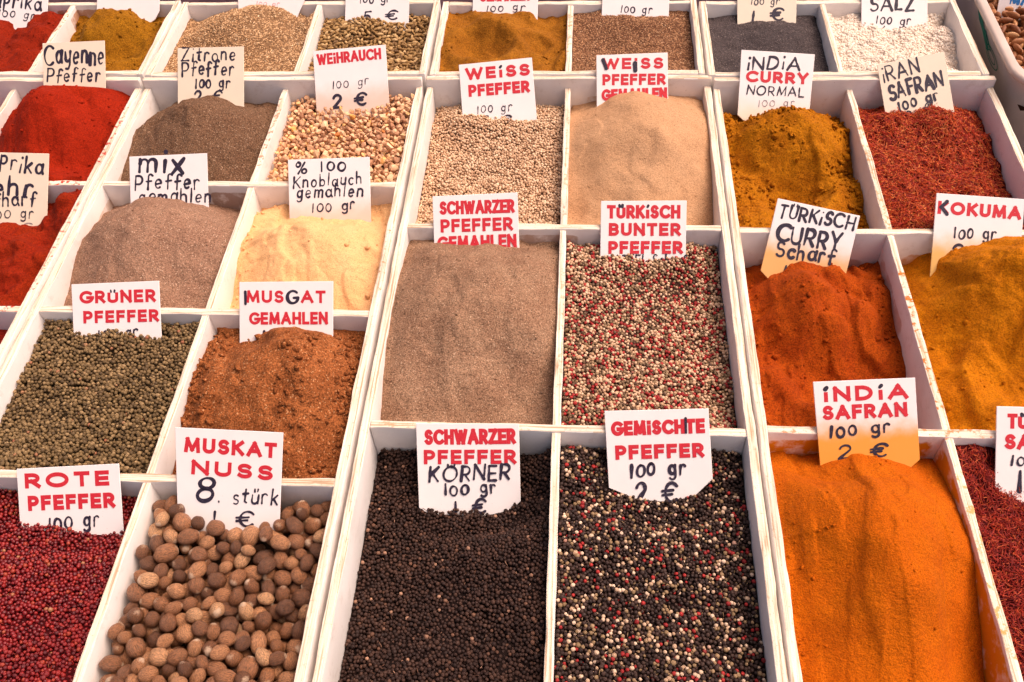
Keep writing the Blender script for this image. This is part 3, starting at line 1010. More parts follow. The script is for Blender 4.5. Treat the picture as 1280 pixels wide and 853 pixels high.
thr = grain_mat("saffron_thread", [(0, (0.20, 0.010, 0.006)), (.45, (0.48, 0.035, 0.008)), (.8, (0.68, 0.11, 0.018)), (1, (0.82, 0.30, 0.07))], .55, .35, mottle=.1)
thr2 = grain_mat("dark_saffron_thread", [(0, (0.14, 0.007, 0.008)), (.5, (0.36, 0.02, 0.011)), (.85, (0.52, 0.055, 0.018)), (1, (0.66, 0.15, 0.04))], .55, .35, mottle=.1)
thread_heap(CD[0][1], "saffron_threads", thr, dark_mat("saffron_shade", (0.13, 0.01, 0.006)), 13000, 55, "bright red saffron threads heaped in the bin below the iRAN SAFRAN sign",
            pins=[(1105, 145), (1140, 142), (1190, 137)], zl=-.028, zr=-.05, zf=-.004, zb=-.045, mounds=[(1165, 139, .82, .45), (1110, 143, .8, .4)], rough=.006, rscale=35)
thread_heap(CD[2][1], "saffron_threads", thr2, dark_mat("dark_saffron_shade", (0.09, 0.006, 0.006)), 12000, 56, "dark red safflower threads at the right edge beside the orange saffron powder",
            pins=[(1243, 612), (1275, 618)], zl=-.03, zr=-.03, zf=-.01, zb=-.042, mounds=[(1222, 563, .93, .5)], rough=.007, rscale=30)

# ---- powders
P_ = powder_mat
powder(CA[0][1], "heaped bright red cayenne powder below the Cayenne Pfeffer sign", P_("cayenne_powder", (0.27, 0.014, 0.002), .6, 1.25, 500), pins=[(57, 107), (75, 104), (95, 103), (115, 105), (133, 113)], zl=-.05, zr=-.04, zf=-.006, zb=-.04,
       mounds=[('z', .5, .64, .05, .9, .95), (95, 103, .80, .55), (125, 110, .78, .6)], rough=.008, seed=61, lumps=0, lump_r=(.001, .003), aniso=.5, rscale=26, steps=[(12, 7, .009, .02, 90)], crumbs=260, crumb_r=(.0008, .0035))
powder(CA[0][0], "red powder in the left edge compartment beside the cayenne powder", P_("red_pepper_powder", (0.30, 0.02, 0.006)), step=.004, zl=-.04, zr=-.06, zf=-.03, zb=-.06, seed=62)
powder(CA[1][1], "dark red hot paprika powder around the Paprika sehr scharf sign", P_("hot_paprika_powder", (0.20, 0.012, 0.002), .55, 1.35, 500, patch_col=(1.2, 1.7, 1.0)), pins=[(0, 288), (30, 283), (55, 276)], zl=-.03, zr=-.03, zf=-.004, zb=-.03,
       mounds=[(75, 246, .86, .5), (25, 287, .62, .5)], dents=[(.45, .4, .03, .01), (.6, .2, .03, .008)], rough=.009, seed=63, lumps=0, lump_r=(.001, .004), steps=[(10, 8, .014, .03, 90), (22, 14, .007, .02, 95)], crumbs=250, crumb_r=(.0005, .003))
powder(CA[1][0], "dark red powder in the second compartment along the left edge", P_("dark_red_powder", (0.2, 0.012, 0.004)), step=.004, zl=-.03, zr=-.03, zf=-.02, zb=-.03, seed=64)
powder(CA[2][1], "deep red powder in the compartment left of the green peppercorns", P_("deep_red_powder", (0.18, 0.010, 0.003)), zl=-.03, zr=-.045, zf=-.01, zb=-.035, seed=65, rough=.008, steps=[(12, 9, .008, .03, 90)], crumbs=100)
powder(CA[2][0], "dull red powder in the third compartment along the left edge", P_("dull_red_powder", (0.2, 0.02, 0.008)), step=.005, zl=-.03, zr=-.03, zf=-.02, zb=-.03, seed=66)
powder(CA[3][1], "brick red powder in the front compartment left of the red peppercorns", P_("brick_red_powder", (0.2, 0.03, 0.01)), step=.005, zl=-.03, zr=-.03, zf=-.02, zb=-.03, seed=67)
powder(CA[3][0], "rust red powder in the nearest compartment along the left edge", P_("rust_red_powder", (0.22, 0.035, 0.012)), step=.005, zl=-.03, zr=-.03, zf=-.02, zb=-.03, seed=68)

powder(CB[0][0], "grey brown lemon pepper below the Zitrone Pfeffer sign", P_("lemon_pepper", (0.148, 0.080, 0.045), .4, 1.55, 480, .03, (0.5, 0.36, 0.25), bump=.8), pins=[(229, 127), (250, 123), (280, 124), (308, 131)], zl=-.06, zr=-.05, zf=-.04, zb=-.045, mounds=[('z', .48, .6, .028, .70, .95)], rnd=.06, rough=.004, seed=71, steps=[(11, 9, .005, .03, 90), (24, 18, .002, .02, 93)], crumbs=110, crumb_r=(.0006, .0022))
powder(CB[1][0], "light brown ground pepper mix below the mix Pfeffer sign", P_("pepper_mix", (0.275, 0.155, 0.10), .5, 1.4, 480, .025, (0.7, 0.52, 0.38), bump=.7), pins=[(168, 252), (205, 249), (235, 251), (264, 259)], zl=-.055, zr=-.05, zf=-.04, zb=-.05, mounds=[('z', .48, .58, .030, .70, .95)], rnd=.06, rough=.004, seed=72, steps=[(10, 7, .005, .035, 91), (24, 16, .002, .02, 93)], dents=[(.75, .3, .05, .006)], crumbs=90, crumb_r=(.0006, .002))
powder(CB[1][1], "pale yellow garlic powder below the Knoblauch sign", P_("garlic_powder", (0.76, 0.43, 0.20), .78, 1.1, 560, .006, (0.9, 0.6, 0.3), patch_col=(.95, .9, .8)), pins=[(366, 272), (415, 271), (464, 274)], zl=-.055, zr=-.035, zf=-.04, zb=-.05, mounds=[('z', .55, .55, .018, .60, .95), (405, 274, .82, .35), (470, 263, .86, .45)], k=.01, rough=.004, seed=73,
       lumps=0, lump_r=(.003, .006), cracks=0, rnd=.05, steps=[(13, 11, .005, .02, 92), (26, 20, .0025, .012, 96)], crumbs=60, crumb_r=(.0014, .006))
powder(CB[2][1], "rust brown ground nutmeg below the MUSGAT GEMAHLEN sign", P_("ground_nutmeg", (0.285, 0.092, 0.028), .42, 1.5, 400, .02, (0.7, 0.4, 0.2), patch=.7, patch_col=(.62, .55, .5), bump=.9), pins=[(305, 419), (340, 413), (365, 410), (400, 420), (418, 425)], zl=-.05, zr=-.045, zf=-.04, zb=-.026, mounds=[('z', .5, .58, .036, .75, .95), (362, 413, .84, .42)], rnd=.05, rough=.006, seed=74,
       lumps=0, lump_r=(.0015, .006), steps=[(9, 6, .010, .04, 93)], crumbs=1100, crumb_r=(.0011, .0065), clump=-.02)
powder(CC[0][1], "smooth beige ground white pepper heap below the WEiSS PFEFFER GEMAHLEN sign", P_("ground_white_pepper", (0.47, 0.27, 0.145), .72, 1.2, 520, .012, (0.3, 0.15, 0.07), patch_col=(.9, .85, .8)), pins=[(747, 130), (775, 121), (802, 118), (825, 121), (838, 127)], zl=-.05, zr=-.055, zf=-.04, zb=-.036, mounds=[('z', .5, .6, .038, .68, .9)], rnd=.07, rough=.0032, rscale=16, seed=75,
       dents=[(.45, .40, .045, .008), (.68, .28, .05, .007), (.3, .22, .035, .004)], steps=[(9, 6, .005, .03, 94), (18, 12, .002, .015, 91)], crumbs=60, crumb_r=(.0006, .0018))
powder(CC[1][0], "brown ground black pepper heap below the SCHWARZER PFEFFER GEMAHLEN sign", P_("ground_black_pepper", (0.268, 0.155, 0.094), .45, 1.45, 480, .03, (0.62, 0.44, 0.3), patch=.6, bump=.7), pins=[(541, 311), (575, 307), (605, 303), (648, 306)], zl=-.05, zr=-.05, zf=-.045, zb=-.032, mounds=[('z', .48, .58, .036, .66, .9)], rnd=.07, rough=.0045, seed=76,
       dents=[(.62, .36, .05, .010), (.3, .28, .045, .008), (.36, .62, .03, .005), (.78, .22, .035, .006)], rscale=18, steps=[(9, 7, .006, .03, 95), (22, 16, .0022, .02, 92)], crumbs=160, crumb_r=(.0007, .0024))
powder(CD[0][0], "crumbly ochre yellow curry powder below the iNDiA CURRY sign", P_("india_curry_powder", (0.345, 0.118, 0.002), .55, 1.3, 400, patch_col=(.75, .6, .5)), pins=[(932, 149), (955, 140), (988, 133), (1013, 136)], zl=-.05, zr=-.055, zf=-.04, zb=-.065, mounds=[('z', .5, .72, .024, .95, 1.0), (988, 134, .82, .7), (1030, 150, .78, .7), (955, 158, .76, .75)], dents=[(.48, .40, .055, .024)],
       rnd=.018, rough=.006, seed=77, lumps=0, lump_r=(.0015, .006), cracks=.002, step=.0017, steps=[(14, 12, .010, .02, 96)], crumbs=1100, crumb_r=(.0012, .0068), clump=.0)
powder(CD[1][0], "rust orange hot curry powder with twin peaks below the TÜRKiSCH CURRY sign", P_("hot_curry_powder", (0.325, 0.052, 0.002), .55, 1.3, 440, patch=.6, patch_col=(.7, .5, .5)), pins=[(952, 346), (975, 335), (1000, 322), (1020, 326), (1038, 325), (1055, 333)], zl=-.055, zr=-.07, zf=-.05, zb=-.078, mounds=[('z', .42, .68, .022, 1.0, 1.0), (1000, 321, .86, .75), (1036, 326, .84, .8), (1090, 352, .78, .8)],
       dents=[(.5, .35, .06, .014)], rnd=.015, rough=.009, seed=78, lumps=0, lump_r=(.001, .0045), cracks=0, step=.0017, aniso=.5, rscale=24, steps=[(13, 6, .014, .025, 97), (26, 18, .005, .015, 92)], crumbs=450, crumb_r=(.0009, .0055), clump=.02)
powder(CD[1][1], "tall orange yellow powder heap below the KOKUMA sign", P_("kokuma_powder", (0.42, 0.132, 0.001), .6, 1.25, 440, patch=.6, patch_col=(.82, .7, .5)), pins=[(1164, 330), (1200, 317), (1240, 303), (1262, 300)], zl=-.065, zr=-.02, zf=-.05, zb=-.07, mounds=[('z', .6, .72, .040, .95, 1.0), (1255, 300, .84, .62)],
       rnd=.02, rough=.007, seed=79, lumps=0, lump_r=(.0015, .005), cracks=0, step=.0017, dents=[(.55, .32, .055, .016)], steps=[(12, 7, .012, .025, 98)], crumbs=350, crumb_r=(.0009, .006), clump=.04)
powder(CD[2][0], "large smooth orange powder heap below the iNDiA SAFRAN sign", P_("india_saffron_powder", (0.50, 0.108, 0.001), .65, 1.2, 560, patch=.35, patch_col=(.88, .66, .5), bump=1.0), pins=[(1020, 584), (1050, 577), (1080, 573), (1110, 577), (1140, 585)], zl=-.062, zr=-.06, zf=-.06, zb=-.08, mounds=[('z', .48, .58, .048, .90, .85)],
       rnd=.06, rough=.004, rscale=14, seed=80, lumps=0, lump_r=(.001, .003), step=.0016, dents=[(.30, .42, .035, .007), (.52, .22, .05, .010), (.78, .28, .04, .008)], aniso=.45, steps=[(9, 3.2, .011, .02, 99), (6, 5, .008, .04, 91), (16, 5, .005, .012, 93), (34, 14, .0022, .02, 94)], cracks=0, crumbs=160, crumb_r=(.0006, .003))

powder(RA[0][0], "dark red paprika powder around the torn Paprika sign in the back tray", P_("paprika_powder", (0.21, 0.013, 0.002)), step=.003, pins=[(5, 30), (25, 38), (40, 40), (60, 12)], zl=-.01, zr=.004, zf=.008, zb=-.012, mounds=[(68, 12, .7, .5), (3, 28, .6, .5)], rough=.009, seed=81, steps=[(12, 9, .009, .03, 90)], crumbs=120)
powder(RA[0][1], "crumbly ochre brown powder in front of the blank white sign", P_("ochre_powder", (0.25, 0.10, 0.004), .5, 1.35, 420), step=.0025, pins=[(127, 18), (150, 7), (175, 15), (196, 27)], zl=-.02, zr=-.005, zf=.006, zb=-.02, mounds=[(150, 8, .72, .7)], dents=[(.6, .45, .05, .012)], rnd=.02, rough=.006, seed=82, lumps=0, lump_r=(.0015, .004), steps=[(14, 12, .008, .03, 90)], crumbs=300, crumb_r=(.001, .0045))
powder(RC[0][0], "golden brown powder with a hollow in the back tray behind the left WEiSS PFEFFER sign", P_("golden_brown_powder", (0.27, 0.10, 0.008), .55, 1.3, 440), step=.0025, pins=[(594, 20), (635, 14), (672, 24)], zl=.0, zr=.0, zf=.008, zb=-.006, mounds=[(635, 13, .72, .45)], dents=[(.32, .42, .05, .028), (.75, .5, .025, .01)], rnd=.04, rough=.006, seed=83, lumps=0, lump_r=(.0015, .005), steps=[(11, 9, .008, .03, 90)], crumbs=90, crumb_r=(.0008, .004))

# ------------------------------------------------------------------ lettering
def arc(cx, cy, rx, ry, a0, a1, n=18):
    return [(cx + rx * math.cos(math.radians(a0 + (a1 - a0) * i / n)), cy + ry * math.sin(math.radians(a0 + (a1 - a0) * i / n))) for i in range(n + 1)]


# strokes on a cap height of 1; each glyph: (width, [strokes])
GL = {
    'A': (.8, [[(0, 0), (.4, 1)], [(.4, 1), (.8, 0)], [(.14, .32), (.66, .32)]]),
    'B': (.58, [[(0, 0), (0, 1)], [(0, 1), (.3, 1)] + arc(.3, .76, .24, .24, 90, -90) + [(0, .52)], [(0, .52), (.3, .52)] + arc(.3, .26, .28, .26, 90, -90) + [(0, 0)]]),
    'C': (.78, [arc(.47, .5, .47, .5, 48, 312, 26)]),
    'D': (.7, [[(0, 0), (0, 1)], [(0, 1), (.22, 1)] + arc(.22, .5, .46, .5, 90, -90) + [(0, 0)]]),
    'E': (.5, [[(0, 0), (0, 1)], [(0, 1), (.5, 1)], [(0, .5), (.46, .5)], [(0, 0), (.5, 0)]]),
    'F': (.48, [[(0, 0), (0, 1)], [(0, 1), (.48, 1)], [(0, .5), (.43, .5)]]),
    'G': (.84, [arc(.47, .5, .47, .5, 48, 350, 28), [(.93, .44), (.55, .44)]]),
    'H': (.64, [[(0, 0), (0, 1)], [(.64, 0), (.64, 1)], [(0, .5), (.64, .5)]]),
    'K': (.62, [[(0, 0), (0, 1)], [(.58, 1), (.04, .45)], [(.18, .56), (.62, 0)]]),
    'L': (.46, [[(0, 1), (0, 0)], [(0, 0), (.46, 0)]]),
    'M': (.86, [[(0, 0), (.08, 1)], [(.08, 1), (.43, .1)], [(.43, .1), (.78, 1)], [(.78, 1), (.86, 0)]]),
    'N': (.66, [[(0, 0), (0, 1)], [(0, 1), (.66, 0)], [(.66, 0), (.66, 1)]]),
    'O': (.94, [arc(.47, .5, .47, .5, 90, 450, 32)]),
    'P': (.54, [[(0, 0), (0, 1)], [(0, 1), (.28, 1)] + arc(.28, .71, .27, .29, 90, -90) + [(0, .42)]]),
    'R': (.58, [[(0, 0), (0, 1)], [(0, 1), (.28, 1)] + arc(.28, .72, .27, .28, 90, -90) + [(0, .44)], [(.24, .44), (.58, 0)]]),
    'S': (.54, [arc(.28, .745, .24, .255, 30, 250, 14) + arc(.28, .255, .27, .255, 80, -150, 14)]),
    'T': (.58, [[(0, 1), (.58, 1)], [(.29, 1), (.29, 0)]]),
    'U': (.62, [[(0, 1), (0, .31)] + arc(.31, .31, .31, .31, 180, 360) + [(.62, 1)]]),
    'V': (.7, [[(0, 1), (.35, 0)], [(.35, 0), (.7, 1)]]),
    'W': (1.06, [[(0, 1), (.27, 0)], [(.27, 0), (.53, .92)], [(.53, .92), (.79, 0)], [(.79, 0), (1.06, 1)]]),
    'X': (.62, [[(0, 1), (.62, 0)], [(.62, 1), (0, 0)]]),
    'Y': (.66, [[(0, 1), (.33, .45)], [(.66, 1), (.33, .45)], [(.33, .45), (.33, 0)]]),
    'Z': (.62, [[(.02, 1), (.6, 1)], [(.6, 1), (0, 0)], [(0, 0), (.62, 0)]]),
    'i': (.06, [[(.03, .54), (.03, 0)], [(.03, .97), (.03, .955)]]),
    'a': (.5, [arc(.23, .3, .23, .3, 20, 380, 16), [(.48, .62), (.46, .2), (.54, 0)]]),
    'b': (.46, [[(0, 1.05), (0, 0)], arc(.22, .29, .22, .28, 160, -160, 16)]),
    'c': (.42, [arc(.24, .3, .24, .3, 50, 310, 14)]),
    'd': (.48, [arc(.22, .29, .22, .29, 20, 380, 16), [(.46, 1.05), (.46, 0)]]),
    'e': (.46, [[(.03, .3), (.44, .36)] + arc(.23, .33, .22, .3, 10, 310, 16)]),
    'f': (.4, [[(.46, .92)] + arc(.3, .86, .14, .16, 40, 180, 8) + [(.14, -.02)], [(0, .52), (.38, .56)]]),
    'g': (.48, [arc(.22, .34, .21, .27, 30, 390, 16), [(.44, .62), (.44, -.1)] + arc(.22, -.1, .22, .2, 0, -150, 8)]),
    'h': (.46, [[(0, 1.05), (0, 0)], [(0, .4)] + arc(.22, .38, .2, .22, 150, 0, 8) + [(.44, 0)]]),
    'j': (.2, [[(.15, .6), (.15, -.1)]]),
    'k': (.46, [[(0, 1.05), (0, 0)], [(.42, .64), (.03, .28)], [(.15, .38), (.46, 0)]]),
    'l': (.08, [[(.04, 1.05), (.04, 0)]]),
    'm': (.72, [[(0, .6), (0, 0)], [(0, .4)] + arc(.18, .4, .17, .2, 150, 0, 7) + [(.35, 0)], [(.35, .4)] + arc(.53, .4, .17, .2, 150, 0, 7) + [(.7, 0)]]),
    'n': (.46, [[(0, .6), (0, 0)], [(0, .38)] + arc(.22, .38, .21, .22, 150, 0, 8) + [(.44, 0)]]),
    'o': (.48, [arc(.24, .3, .24, .3, 100, 460, 18)]),
    'p': (.46, [[(0, .95), (.03, -.12)], [(0, .88)] + arc(.2, .66, .24, .26, 110, -110, 12) + [(.02, .42)]]),
    'r': (.38, [[(.02, .6), (.02, 0)], [(.02, .36)] + arc(.22, .4, .2, .25, 150, 40, 7)]),
    's': (.36, [arc(.2, .46, .16, .15, 40, 260, 8) + arc(.18, .15, .18, .16, 80, -140, 8)]),
    't': (.36, [[(.16, .95), (.16, .1), (.3, .02)], [(0, .62), (.36, .66)]]),
    'u': (.46, [[(0, .6), (0, .22)] + arc(.22, .22, .22, .22, 180, 340, 8), [(.45, .6), (.45, 0)]]),
    'x': (.44, [[(0, .62), (.44, 0)], [(.44, .7), (0, -.04)]]),
    'y': (.46, [[(0, .6), (.04, .3)] + arc(.22, .3, .2, .2, 180, 340, 7), [(.46, .62), (.42, -.1), (.3, -.3), (.1, -.28)]]),
    'z': (.42, [[(0, .6), (.4, .6), (0, 0), (.42, 0)]]),
    '0': (.52, [arc(.26, .36, .26, .37, 100, 460, 20)]),
    '1': (.16, [[(.1, .82), (.08, 0)]]),
    '2': (.56, [arc(.26, .72, .25, .27, 170, -20, 10) + [(.02, .02)], [(.02, .02), (.56, .04)]]),
    '5': (.5, [[(.46, 1), (.06, .98), (.04, .56)] + arc(.2, .32, .26, .3, 100, -150, 12)]),
    '6': (.5, [[(.42, 1)] + arc(.25, .28, .25, .28, 140, 500, 18)]),
    '8': (.6, [arc(.3, .76, .26, .23, -60, 250, 14) + arc(.3, .26, .28, .27, 100, -260, 16)]),
    '%': (.8, [arc(.16, .8, .15, .2, 90, 450, 14), arc(.6, .2, .16, .2, 90, 450, 14), [(.58, .98), (.2, 0)]]),
    '€': (.92, [arc(.56, .48, .38, .46, 40, 310, 16), [(0, .56), (.62, .60)], [(.02, .36), (.56, .40)]]),
    '.': (.1, [[(.05, .2), (.06, .16)]]),
    ' ': (.42, []),
}
UML = {'Ü': 'U', 'Ö': 'O', 'ü': 'u', 'î': 'i'}


def ribbon(pts, w, cap, wmod=None, seed=0):
    """a flat stroke; returns verts, quads/fans in 2-D"""
    P = np.array(pts, float)
    keep = [0] + [i for i in range(1, len(P)) if np.linalg.norm(P[i] - P[i - 1]) > 1e-7]
    P = P[keep]
    if len(P) < 2: P = np.vstack([P, P + [w * .2, 0]])
    if wmod:                                       # resample so that the width can vary
        seg = np.linalg.norm(np.diff(P, axis=0), axis=1); s = np.concatenate([[0], np.cumsum(seg)])
        n = max(6, int(s[-1] / (w * .35)))
        t = np.linspace(0, s[-1], n)
        P = np.column_stack([np.interp(t, s, P[:, 0]), np.interp(t, s, P[:, 1])])
        ww = w * (1 + wmod * 2 * fbm(t / (w * 3.0) + seed * 13.7, t * 0 + seed, seed, 2))
        P = P + w * .10 * np.column_stack([fbm(t / (w * 4) + 3 + seed, t * 0, seed + 3, 2), fbm(t / (w * 4) + 8 + seed, t * 0, seed + 4, 2)])
    else:
        ww = np.full(len(P), w)
    T = np.diff(P, axis=0); T /= np.linalg.norm(T, axis=1)[:, None] + 1e-12
    if cap == 'square':
        closed = np.linalg.norm(P[0] - P[-1]) < 1e-6
        if not closed:
            P[0] = P[0] - T[0] * w / 2; P[-1] = P[-1] + T[-1] * w / 2
    N = np.stack([-T[:, 1], T[:, 0]], 1)
    Nv = np.vstack([N[:1], (N[:-1] + N[1:]), N[-1:]])
    ln = np.linalg.norm(Nv, axis=1)[:, None]
    Nv = Nv / np.maximum(ln, 1e-6)
    if len(N) > 1:
        cosb = np.clip((N[:-1] * Nv[1:-1]).sum(1), .55, 1)
        Nv[1:-1] /= cosb[:, None]
    if np.linalg.norm(P[0] - P[-1]) < 1e-6:
        m = N[0] + N[-1]; m /= np.linalg.norm(m) + 1e-9
        Nv[0] = Nv[-1] = m
    L, R_ = P + Nv * ww[:, None] / 2, P - Nv * ww[:, None] / 2
    V = np.concatenate([L, R_]); n = len(P)
    F = [(i, i + n, i + n + 1, i + 1) for i in range(n - 1)]
    if cap == 'round':
        for end, d in ((0, -1), (n - 1, 1)):
            c = P[end]; a0 = math.atan2(Nv[end][1], Nv[end][0]); r = ww[end] / 2
            base = len(V)
            arcp = [c + r * np.array([math.cos(a0 - d * math.pi * j / 6), math.sin(a0 - d * math.pi * j / 6)]) for j in range(7)]
            V = np.vstack([V, [c], arcp])
            for j in range(6):
                F.append((base, base + 1 + j, base + 2 + j) if d < 0 else (base, base + 2 + j, base + 1 + j))
    return V, F


def ink_mat(name, c0, c1, c2, rough=.45):
    k = NT(name)
    n = k.noise(1.0, 3, .6, k.mapped((300, 900, 300)))
    n2 = k.noise(420, 3, .7)
    c = k.ramp(n, [(.3, c0), (.55, c1), (.75, c2)])
    c = k.mix(k.ramp(n2, [(.68, 0.0), (.76, .55)]), c, (.75, .7, .7))
    return k.out(c, rough, .3)


RED = ink_mat("red_stencil_paint", (.46, .014, .026), (.54, .022, .036), (.62, .05, .06), .5)
BLACK = ink_mat("black_marker_ink", (.014, .010, .022), (.025, .018, .035), (.10, .075, .12))
FAINT = ink_mat("faded_marker_ink", (.10, .08, .10), (.22, .19, .20), (.5, .46, .46))
BLUE = ink_mat("blue_marker_ink", (.02, .10, .30), (.03, .16, .42), (.1, .3, .6))
PINK = ink_mat("faded_red_ink", (.6, .2, .2), (.68, .34, .32), (.75, .55, .5))


def plate_mat(name, col, stain=None, y0=0.0, y1=0.0):
    k = NT(name)
    c = k.ramp(k.noise(35, 4), [(.3, sc3(col, .96)), (.7, col)])
    sp = k.ramp(k.noise(330, 3, .6), [(.70, 0.0), (.74, .8)])
    c = k.mix(sp, c, (.42, .26, .18))
    if stain:
        s = k.n("ShaderNodeSeparateXYZ"); k.l(k.c.outputs["Object"], s.inputs[0])
        m = k.n("ShaderNodeMapRange"); m.interpolation_type = 'SMOOTHSTEP'
        k.l(k.math('ADD', s.outputs[1], k.math('MULTIPLY', k.math('SUBTRACT', k.noise(30, 5, .6), .5), .035)), m.inputs[0])
        m.inputs[1].default_value = y0; m.inputs[2].default_value = y1; m.inputs[3].default_value = 0.0; m.inputs[4].default_value = .95
        c = k.mix(m.outputs[0], c, stain)
    return k.out(c, .38, .4)


WHITE = plate_mat("white_plastic_plate", (.79, .73, .71))
WHITE_DUSTY = plate_mat("white_plate_beige_dust", (.79, .73, .71), (.66, .50, .40), -.055, -.10)
BEIGE = plate_mat("beige_plastic_plate", (.74, .62, .48))
W_ORANGE = plate_mat("white_plate_orange_dust", (.78, .735, .72), (.70, .27, .008), -.040, -.078)
W_CURRY = plate_mat("white_plate_curry_dust", (.78, .735, .72), (.66, .34, .09), -.04, -.09)
W_YELLOW = plate_mat("white_plate_yellow_dust", (.78, .735, .72), (.64, .36, .08), -.05, -.095)
W_OCHRE = plate_mat("white_plate_ochre_dust", (.79, .73, .71), (.72, .56, .36), -.07, -.14)


def sign(TL, TR, Yr, zr, H, label, mat, lines, theta=None, outline=None, extras=(), red_w=.2, tri=None):
    """a price plate leaning on the rail behind it; corners and lines given where the photo shows them"""
    th = THETA if theta is None else math.radians(theta)
    u = np.array([0, math.sin(th), math.cos(th)]); n = np.array([0, -math.cos(th), math.sin(th)])
    P0 = np.array([0, Yr, zr]) + n * 0.0012

    def hit(px, py):
        d = ray(px, py)
        return CAM + d * (((P0 - CAM) @ n) / (d @ n))
    A, B = hit(*TL), hit(*TR)
    W = np.linalg.norm(B - A); ex = (B - A) / W; ey = np.cross(n, ex)
    loc = lambda p: np.array([(hit(*p) - A) @ ex, (hit(*p) - A) @ ey])
    o = empty("price_sign", A)
    o.matrix_world = Matrix(((ex[0], ey[0], n[0], A[0]), (ex[1], ey[1], n[1], A[1]), (ex[2], ey[2], n[2], A[2]), (0, 0, 0, 1)))
    tag(o, label, "price sign", "price signs")
    poly = [(a * W, -b * W) for a, b in outline] if outline else [(0, 0), (W, 0), (W, -H), (0, -H)]
    bm = bmesh.new()
    jx = random.Random(int(TL[0] * 7 + TL[1]))
    vs = [bm.verts.new((x + jx.uniform(-.0006, .0006), y + jx.uniform(-.0006, .0006), 0)) for x, y in poly]
    f = bm.faces.new(vs)
    if f.normal.z < 0: f.normal_flip()
    r = bmesh.ops.extrude_face_region(bm, geom=[f])
    for v in r['geom']:
        if isinstance(v, bmesh.types.BMVert): v.co.z -= 0.0016
    bmesh.ops.recalc_face_normals(bm, faces=bm.faces)
    bmesh.ops.bevel(bm, geom=list(bm.edges), offset=.0005, segments=1, affect='EDGES')
    me = bpy.data.meshes.new("plate"); bm.to_mesh(me); bm.free(); me.materials.append(mat)
    pl = child(o, "plate", me, False)
    layers = {}
    cnt = [0]

    def put(key, m2, V, F):
        L = layers.setdefault(key, [m2, [], [], 0])
        z = 0.0002 + 0.000012 * cnt[0]; cnt[0] += 1
        L[1].append(np.column_stack([V, np.full(len(V), z)]))
        L[2] += [tuple(i + L[3] for i in f) for f in F]
        L[3] += len(V)

    for ln in lines:
        text, style, xl, yl, xr, yr, h = ln[:7]
        p0, p1 = loc((xl, yl)), loc((xr, yr))
        ht = np.linalg.norm(loc(((xl + xr) / 2, (yl + yr) / 2 - h)) - loc(((xl + xr) / 2, (yl + yr) / 2)))
        Lw = np.linalg.norm(p1 - p0); dx = (p1 - p0) / Lw; dy = np.array([-dx[1], dx[0]])
        red = style == 'red'
        rr = random.Random(hash_str(text) + int(xl))
        sw = red_w + .03 if red else {'black': .135, 'bold': .175, 'thin': .10, 'faint': .08, 'pink': .13, 'blue': .2}[style]
        key, m2 = {'red': ("lettering", RED), 'faint': ("faded_lettering", FAINT), 'blue': ("handwritten_lettering", BLUE), 'pink': ("lettering", PINK)}.get(style, ("handwritten_lettering", BLACK))
        gap = .14 + sw * 1.15 if red else .32
        chars, black = [], False
        for c in text:
            if c in '{}': black = c == '{'; continue
            chars.append((c, black))
        tot = 0
        for c, b in chars: tot += GL[UML.get(c, c)][0] + gap
        tot -= gap
        sx = (Lw - sw * ht) / tot
        x = sw * ht / 2 / sx
        for c, b in chars:
            g = UML.get(c, c); w, st = GL[g]
            r2, s2 = red and not b, .0 if red and not b else 1
            wob = (0, 0, 1, 0) if r2 else (rr.uniform(-.02, .03), rr.uniform(-.08, .08), rr.uniform(.93, 1.08), rr.uniform(.02, .15))
            sts = [(s, False) for s in st]
            if c == 'î': sts = [(st[0], False), ([(.0, .96), (.08, 1.1)], True)]
            if c in 'ÜÖü':
                top = .80 if c in 'ÜÖ' else .78
                if r2: sts = [([(a_, b_ * .76) for a_, b_ in s], False) for s in st]
                hw = w
                y_ = 1.0 if c != 'ü' else .85
                sts += [([(hw * .28, y_ - .02), (hw * .24, y_ + .14)], True), ([(hw * .72, y_ - .02), (hw * .76, y_ + .14)], True)]
            for pts, dot in sts:
                q = []
                for (a_, b_) in pts:
                    if r2: X_, Y_ = x * sx + a_ * sx, (sw / 2 + b_ * (1 - sw)) * ht
                    else: X_, Y_ = (x + a_ * wob[2] + wob[0] + b_ * wob[3]) * sx, (b_ + wob[1]) * ht
                    q.append(p0 + dx * X_ + dy * Y_)
                bl = (dot and red) or (red and b)
                w_ = ht * sw * (1.0 if not dot else .8)
                if red and not bl: V, F = ribbon(q, w_, 'square')
                else: V, F = ribbon(q, w_ * rr.uniform(.88, 1.14), 'round', .36, rr.randint(0, 999))
                kk, mm = (("handwritten_lettering", BLACK) if bl else (key, m2))
                put(kk, mm, V, F)
            x += w + gap
    for (pts, wpx, st) in extras:
        q = [loc(p) for p in pts]
        w_ = np.linalg.norm(loc((pts[0][0] + wpx, pts[0][1])) - loc(pts[0]))
        V, F = ribbon(q, w_, 'round', .2, 5)
        put(*((("handwritten_lettering", BLACK) if st == 'black' else ("lettering", RED)) if st != 'faint' else ("faded_lettering", FAINT)), V, F)
    for key, (m2, Vs, Fs, _) in layers.items():
        V = np.concatenate(Vs)
        me = np_mesh(key, V, [i for f in Fs for i in f], [len(f) for f in Fs], [m2], smooth=False)
        child(o, key, me, False)
    return o


def hash_str(s):
    return sum(ord(c) * (i + 1) for i, c in enumerate(s))


